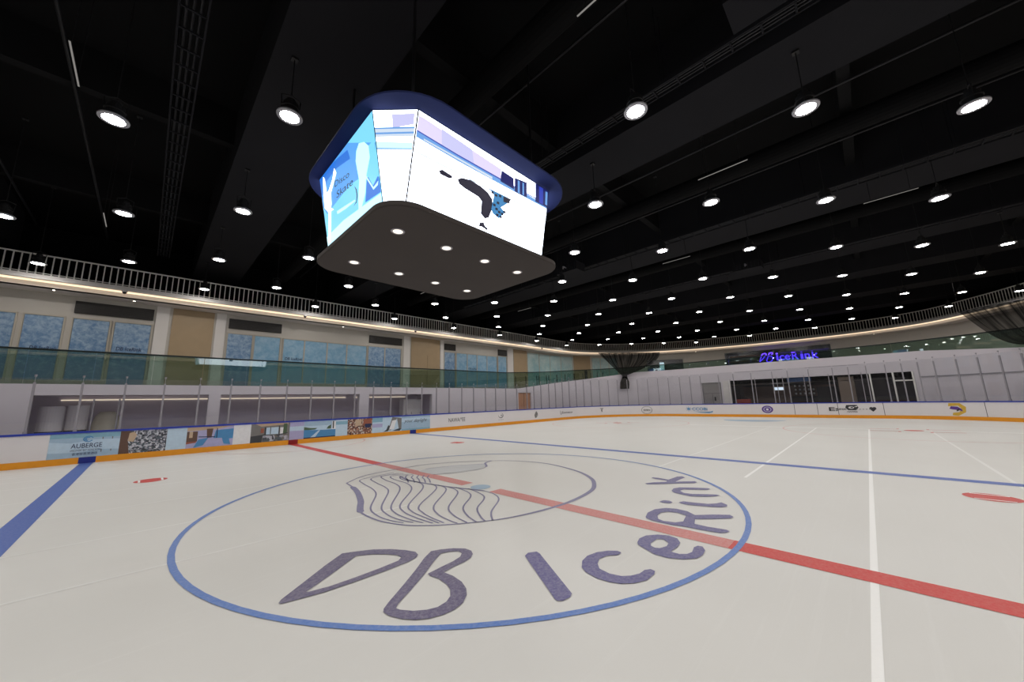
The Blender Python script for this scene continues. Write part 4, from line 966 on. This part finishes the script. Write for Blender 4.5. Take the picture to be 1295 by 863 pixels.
for x,y,i,k in lamps:
    if i==0: where='row passing over the scoreboard'
    elif i<0: where='%s row left of the scoreboard'%ords[-i-1]
    else: where='%s row beyond the scoreboard'%ords[i-1]
    lb='black high-bay lamp, %s from the left railing in the %s'%(ords[k],where)
    if first: L0.location=(x,y,LZ); L0['label']=lb; L0['group']='high-bay lamps under the black ceiling'; first=False
    else:
        d_=dup(L0,(x,y,LZ),lb,'high-bay lamps under the black ceiling')
        if ceil_z(x,.1)>11:
            for c_o in d_.children:
                if c_o.name.startswith('suspension_cord'): c_o.data=LONG
# small accent spots
# ------------------------------------------------------------------ scoreboard
CX,CY=-.05,1.36
SB=thing('scoreboard','four sided video scoreboard hanging above the centre ice','scoreboard',(CX,CY,5.0))
def slab(name,hx,hy,r,z0,z1,mt,ch=.02):
    P=rrect(hx,hy,r,10,(CX,CY))[1:]; mb=MB(); n=len(P)
    Q=rrect(hx-ch,hy-ch,r-ch,10,(CX,CY))[1:]
    vs=[(x,y,z0) for x,y in Q]+[(x,y,z0+ch) for x,y in P]+[(x,y,z1) for x,y in P]
    fs=[tuple(range(n)),tuple(range(2*n,3*n))]
    for L_ in (0,1):
        for i in range(n): fs.append((L_*n+i,L_*n+(i+1)%n,(L_+1)*n+(i+1)%n,(L_+1)*n+i))
    mb.add(vs,fs); return mb.build(name,mt,SB)
slab('bottom_panel',2.39,2.03,.62,5.0,5.1,paint('warm_charcoal_panel',(70,65,63),.8,.1,.8,spec=.2))
slab('canopy',2.72,2.44,1.25,6.965,6.99,paint('dark_blue_canopy',(24,32,70),.8,.05,1,spec=.15),.01)
ZT,ZBt=6.955,5.1
def ring(hx,hy,c,z): # corners clockwise from above starting front-left chamfer
    return [Vector(v) for v in ((CX-hx,CY+hy-c,z),(CX-hx,CY-hy+c,z),(CX-hx+c,CY-hy,z),(CX+hx-c,CY-hy,z),(CX+hx,CY-hy+c,z),(CX+hx,CY+hy-c,z),(CX+hx-c,CY+hy,z),(CX-hx+c,CY+hy,z))]
RT=ring(2.46,1.99,.58,ZT); RBm=ring(2.15,1.62,.25,ZBt)
m_=MB()
rt_=ring(2.42,1.95,.57,ZT); rb_=ring(2.11,1.58,.25,ZBt)
m_.add(rb_+rt_,[tuple(range(8)),tuple(range(8,16))]+[(i,(i+1)%8,8+(i+1)%8,8+i) for i in range(8)]); m_.build('core',M_black,SB)
E=lambda n,c,s=1.0:emit('screen_'+n,c,s)
E_w=E('white',(232,240,255),5); E_sky=E('cyan',(120,205,245),1.25); E_pale=E('pale_cyan',(185,235,250),1.5); E_blue=E('blue',(40,120,225),1.0); E_mid=E('mid_blue',(90,165,240),1.1)
E_lav=E('lavender',(196,196,236),1.15); E_pink=E('pinkish',(214,205,235),1.2); E_lb=E('rail_blue',(110,165,232),1.0); E_db=E('dark_blue',(28,34,110),.8); E_bd=E('deep_blue',(50,70,190),.9); E_ink=E('ink',(24,20,62),.5); E_cy=E('teal_check',(60,140,200),.9); E_line=E('pale_line',(196,210,226),1.2)
def screen(name,k,bg,polys,label):
    a,b2=k,(k+1)%8   # seen from outside, left = k, right=k+1
    TL,TR,BR,BL_=RT[a],RT[b2],RBm[b2],RBm[a]
    nrm=(TR-TL).cross(BL_-TL).normalized()
    ctr=Vector((CX,CY,6)); 
    if nrm.dot((TL+TR)/2-ctr)<0: nrm=-nrm
    def P(u,v,o=0):
        l=BL_.lerp(TL,v); r_=BR.lerp(TR,v); return l.lerp(r_,u)+nrm*o
    mb=MB(); mb.use(bg); mb.add([P(.004,0,.012),P(.996,0,.012),P(.996,1,.012),P(.004,1,.012)],[(0,1,2,3)])
    # panel depth
    mb.use(M_black); 
    for e0,e1 in (((.004,0),(.004,1)),((.996,0),(.996,1)),((.004,0),(.996,0)),((.004,1),(.996,1))):
        mb.add([P(e0[0],e0[1],.012),P(e1[0],e1[1],.012),P(e1[0],e1[1],-.03),P(e0[0],e0[1],-.03)],[(0,1,2,3)])
    for i,(mt,pl) in enumerate(polys):
        v,f=tess([[ (min(.995,max(.005,p[0])),min(.999,max(.001,p[1]))) for p in pl]]); mb.use(mt)
        mb.add([P(p.x,p.y,.014+.0012*i) for p in v],f)
    ob=mb.build(name,None,SB); ob['label']=label
    return P,nrm,TL
def to_uv(k,zz,L_):
    a,b2=k,(k+1)%8; TL,TR,BR,BL_=RT[a],RT[b2],RBm[b2],RBm[a]; nrm=(TR-TL).cross(BL_-TL).normalized(); o=[]
    for p in zz(L_):
        q=onplane(p,TL,nrm); v=(q.z-BL_.z)/(TL.z-BL_.z); l=BL_.lerp(TL,v); r_=BR.lerp(TR,v); u=(q-l).dot((r_-l))/((r_-l).length_squared); o.append((u,v))
    return o
z1=Z((395,180),6.16)
KL=0; KC=1; KF=2
c1=lambda L_:to_uv(KL,z1,L_)
leftp=[(E_mid,c1([(45,310),(280,0),(500,0),(500,200),(300,330),(120,560),(80,520)])),
 (E_blue,c1([(48,312),(160,160),(280,60),(300,130),(200,200),(120,300),(95,400),(70,430)])),
 (E_blue,c1([(420,470),(430,280),(480,250),(525,270),(545,385)])),
 (E_sky,c1([(380,100),(470,0),(490,0),(520,260),(480,340),(430,250)])),
 (E_pale,c1([(350,70),(370,10),(410,0),(445,30),(455,120),(430,250),(420,400),(400,480),(370,590),(365,450),(372,300),(345,150)])),
 (E_pale,c1([(110,845),(100,760),(250,610),(400,500),(545,395),(552,475),(490,510),(300,680)])),
 (E_w,c1([(92,272),(103,290),(118,400),(135,380),(165,290),(178,205),(192,240),(182,280),(150,400),(155,480),(150,515),(172,522),(150,540),(148,780),(133,780),(135,550),(105,515),(95,420)])),
 (E_pale,c1([(430,265),(485,352),(512,318),(523,300),(520,335),(485,372),(430,285)])),
 (E_ink,c1([(335,340),(355,370),(362,420),(355,470),(330,500),(350,465),(355,420),(348,375)])),
 (E_pale,c1([(200,540),(260,500),(340,450),(345,460),(270,520),(205,562)]))]
PL,nL,_=screen('screen',KL,E_sky,leftp,'left screen with pale blue skating advert')
def screen_text(txt,P,u0_,v0_,u1_,v1_,h,mt,shear=.2,bold=0,o=.03):
    v,f=text2d(txt,1,shear,bold); mb=MB()
    mb.add([P(u0_+(u1_-u0_)*a_,v0_+(v1_-v0_)*a_+h*b2,o) for a_,b2 in v],f); return mb.build('screen_lettering',mt,SB)
(ua,va),(ub,vb),(uc,vc)=c1([(185,355),(300,270),(190,290)]); screen_text('Disco',PL,ua,va,ub,vb,abs(vc-va)*.85,E_ink)
(ua,va),(ub,vb),(uc,vc)=c1([(200,440),(330,330),(205,375)]); screen_text('Skate',PL,ua,va,ub,vb,abs(vc-va)*.95,E_ink)
z2=Z((380,100),4.317); c2=lambda L_:to_uv(KC,z2,L_)
screen('screen',KC,E_w,[(E_lav,c2([(500,195),(625,190),(620,250),(505,270)])),(E_line,c2([(395,268),(625,262),(622,315),(400,320)])),(E_lb,c2([(396,268),(625,262),(625,272),(397,277)])),(E_lb,c2([(402,296),(622,290),(622,300),(402,306)])),(E_pale,c2([(410,345),(625,350),(622,388),(415,385)])),(E_lb,c2([(415,380),(618,382),(618,388),(415,388)]))],'narrow corner screen showing a rink wall')
z3=Z((520,120),3.92); c3=lambda L_:to_uv(KF,z3,L_)
sk_=[(225,422),(245,413),(290,425),(340,455),(375,485),(398,520),(400,560),(380,610),(360,615),(340,590),(345,530),(330,508),(260,465),(235,445)]
frontp=[(E_pink,c3([(22,95),(60,115),(445,370),(442,430),(20,178)])),(E_lav,c3([(150,170),(300,272),(310,350),(150,255)])),
 (E_lb,c3([(14,172),(230,300),(420,408),(686,560),(684,575),(415,432),(225,328),(14,205)])),(E_line,c3([(60,218),(400,408),(400,420),(60,226)])),(E_bd,c3([(14,168),(230,298),(420,405),(686,552),(686,558),(420,411),(230,304),(14,174)])),
 (E_db,c3([(445,375),(505,415),(507,470),(440,430)])),(E_db,c3([(510,412),(570,436),(570,510),(510,480)])),(E_lb,c3([(525,425),(535,430),(535,490),(525,485)])),(E_lb,c3([(548,435),(556,440),(556,500),(548,495)])),
 (E_db,c3([(612,440),(688,480),(684,568),(612,530)])),(E_bd,c3([(630,455),(650,465),(650,545),(630,535)])),(E_lb,c3([(662,480),(672,485),(670,550),(660,545)])),
 (E_line,c3([(30,285),(350,450),(680,610),(680,616),(350,457),(30,292)])),
 (E_ink,c3([(133,378),(150,373),(200,405),(198,416),(180,415),(140,395)])),(E_ink,c3(sk_)),
 (E_ink,c3([(335,635),(355,633),(360,650),(376,665),(370,673),(345,655),(330,655)])),
 (E_cy,c3([(380,465),(420,485),(470,510),(488,525),(465,545),(440,560),(460,585),(430,615),(400,590),(392,570),(400,530),(405,500)])),
 (E_ink,c3([(452,505),(488,520),(480,542),(452,532)]))]
r=random.Random(5)
for (x,y) in ((392,478),(410,492),(430,496),(412,560),(425,575),(440,585),(415,590),(432,600),(450,575),(400,540),(418,530)):
    frontp.append((E_ink,c3([(x,y),(x+12,y+5),(x+11,y+17),(x-1,y+11)])))
screen('screen',KF,E_w,frontp,'front screen showing a bending skater on white ice')
screen('screen',3,E_w,[(E_line,rp(0,.6,1,.75))],'dim corner screen at the right')
screen('screen',4,E_sky,[(E_blue,rp(0,.5,.3,1)),(E_pale,rp(.4,.1,.6,.9))],'right hand screen facing the far end')
screen('screen',5,E_w,[(E_line,rp(0,.6,1,.75))],'corner screen at the far right')
screen('screen',6,E_w,[(E_pink,rp(0,.72,.7,.9)),(E_lb,rp(0,.6,1,.7)),(E_db,rp(.8,.6,.95,.85)),(E_ink,[(.3,.5),(.5,.4),(.55,.2),(.6,.2),(.6,.45),(.35,.56)])],'back screen facing the left railing')
screen('screen',7,E_w,[(E_line,rp(0,.6,1,.75))],'corner screen at the far left')
M_sbl=emit('panel_spot_lens',(255,246,232),1.3)
for x in (-1.76,-.62,.48,1.6):
    for y in (.33,2.43):
        d=MB().lathe((x,y,5.0),[(.085,-.002),(.13,-.006),(.135,.0)],20).build('downlight',M_alu,SB); MB().lathe((x,y,5.0),[(.001,-.003),(.11,-.003)],20).build('downlight_lens',M_sbl,d)
for x in (-1.8,1.7):
    for y in (-.2,2.9):
        MB().cyl((x,y,7.3),(x,y,ceil_z(x)),.03,8).build('hanger',M_gunm,SB)
mb=MB(); mb.box((-1.9,-.3,7.3),(1.8,-.15,7.5)); mb.box((-1.9,2.85,7.3),(1.8,3.0,7.5)); mb.build('lifting_frame',M_gunm,SB)
# ------------------------------------------------------------------ world
wd_=bpy.data.worlds.new('world'); SC.world=wd_; wd_.use_nodes=True; wd_.node_tree.nodes['Background'].inputs[0].default_value=(.5,.55,.65,1); wd_.node_tree.nodes['Background'].inputs[1].default_value=.0
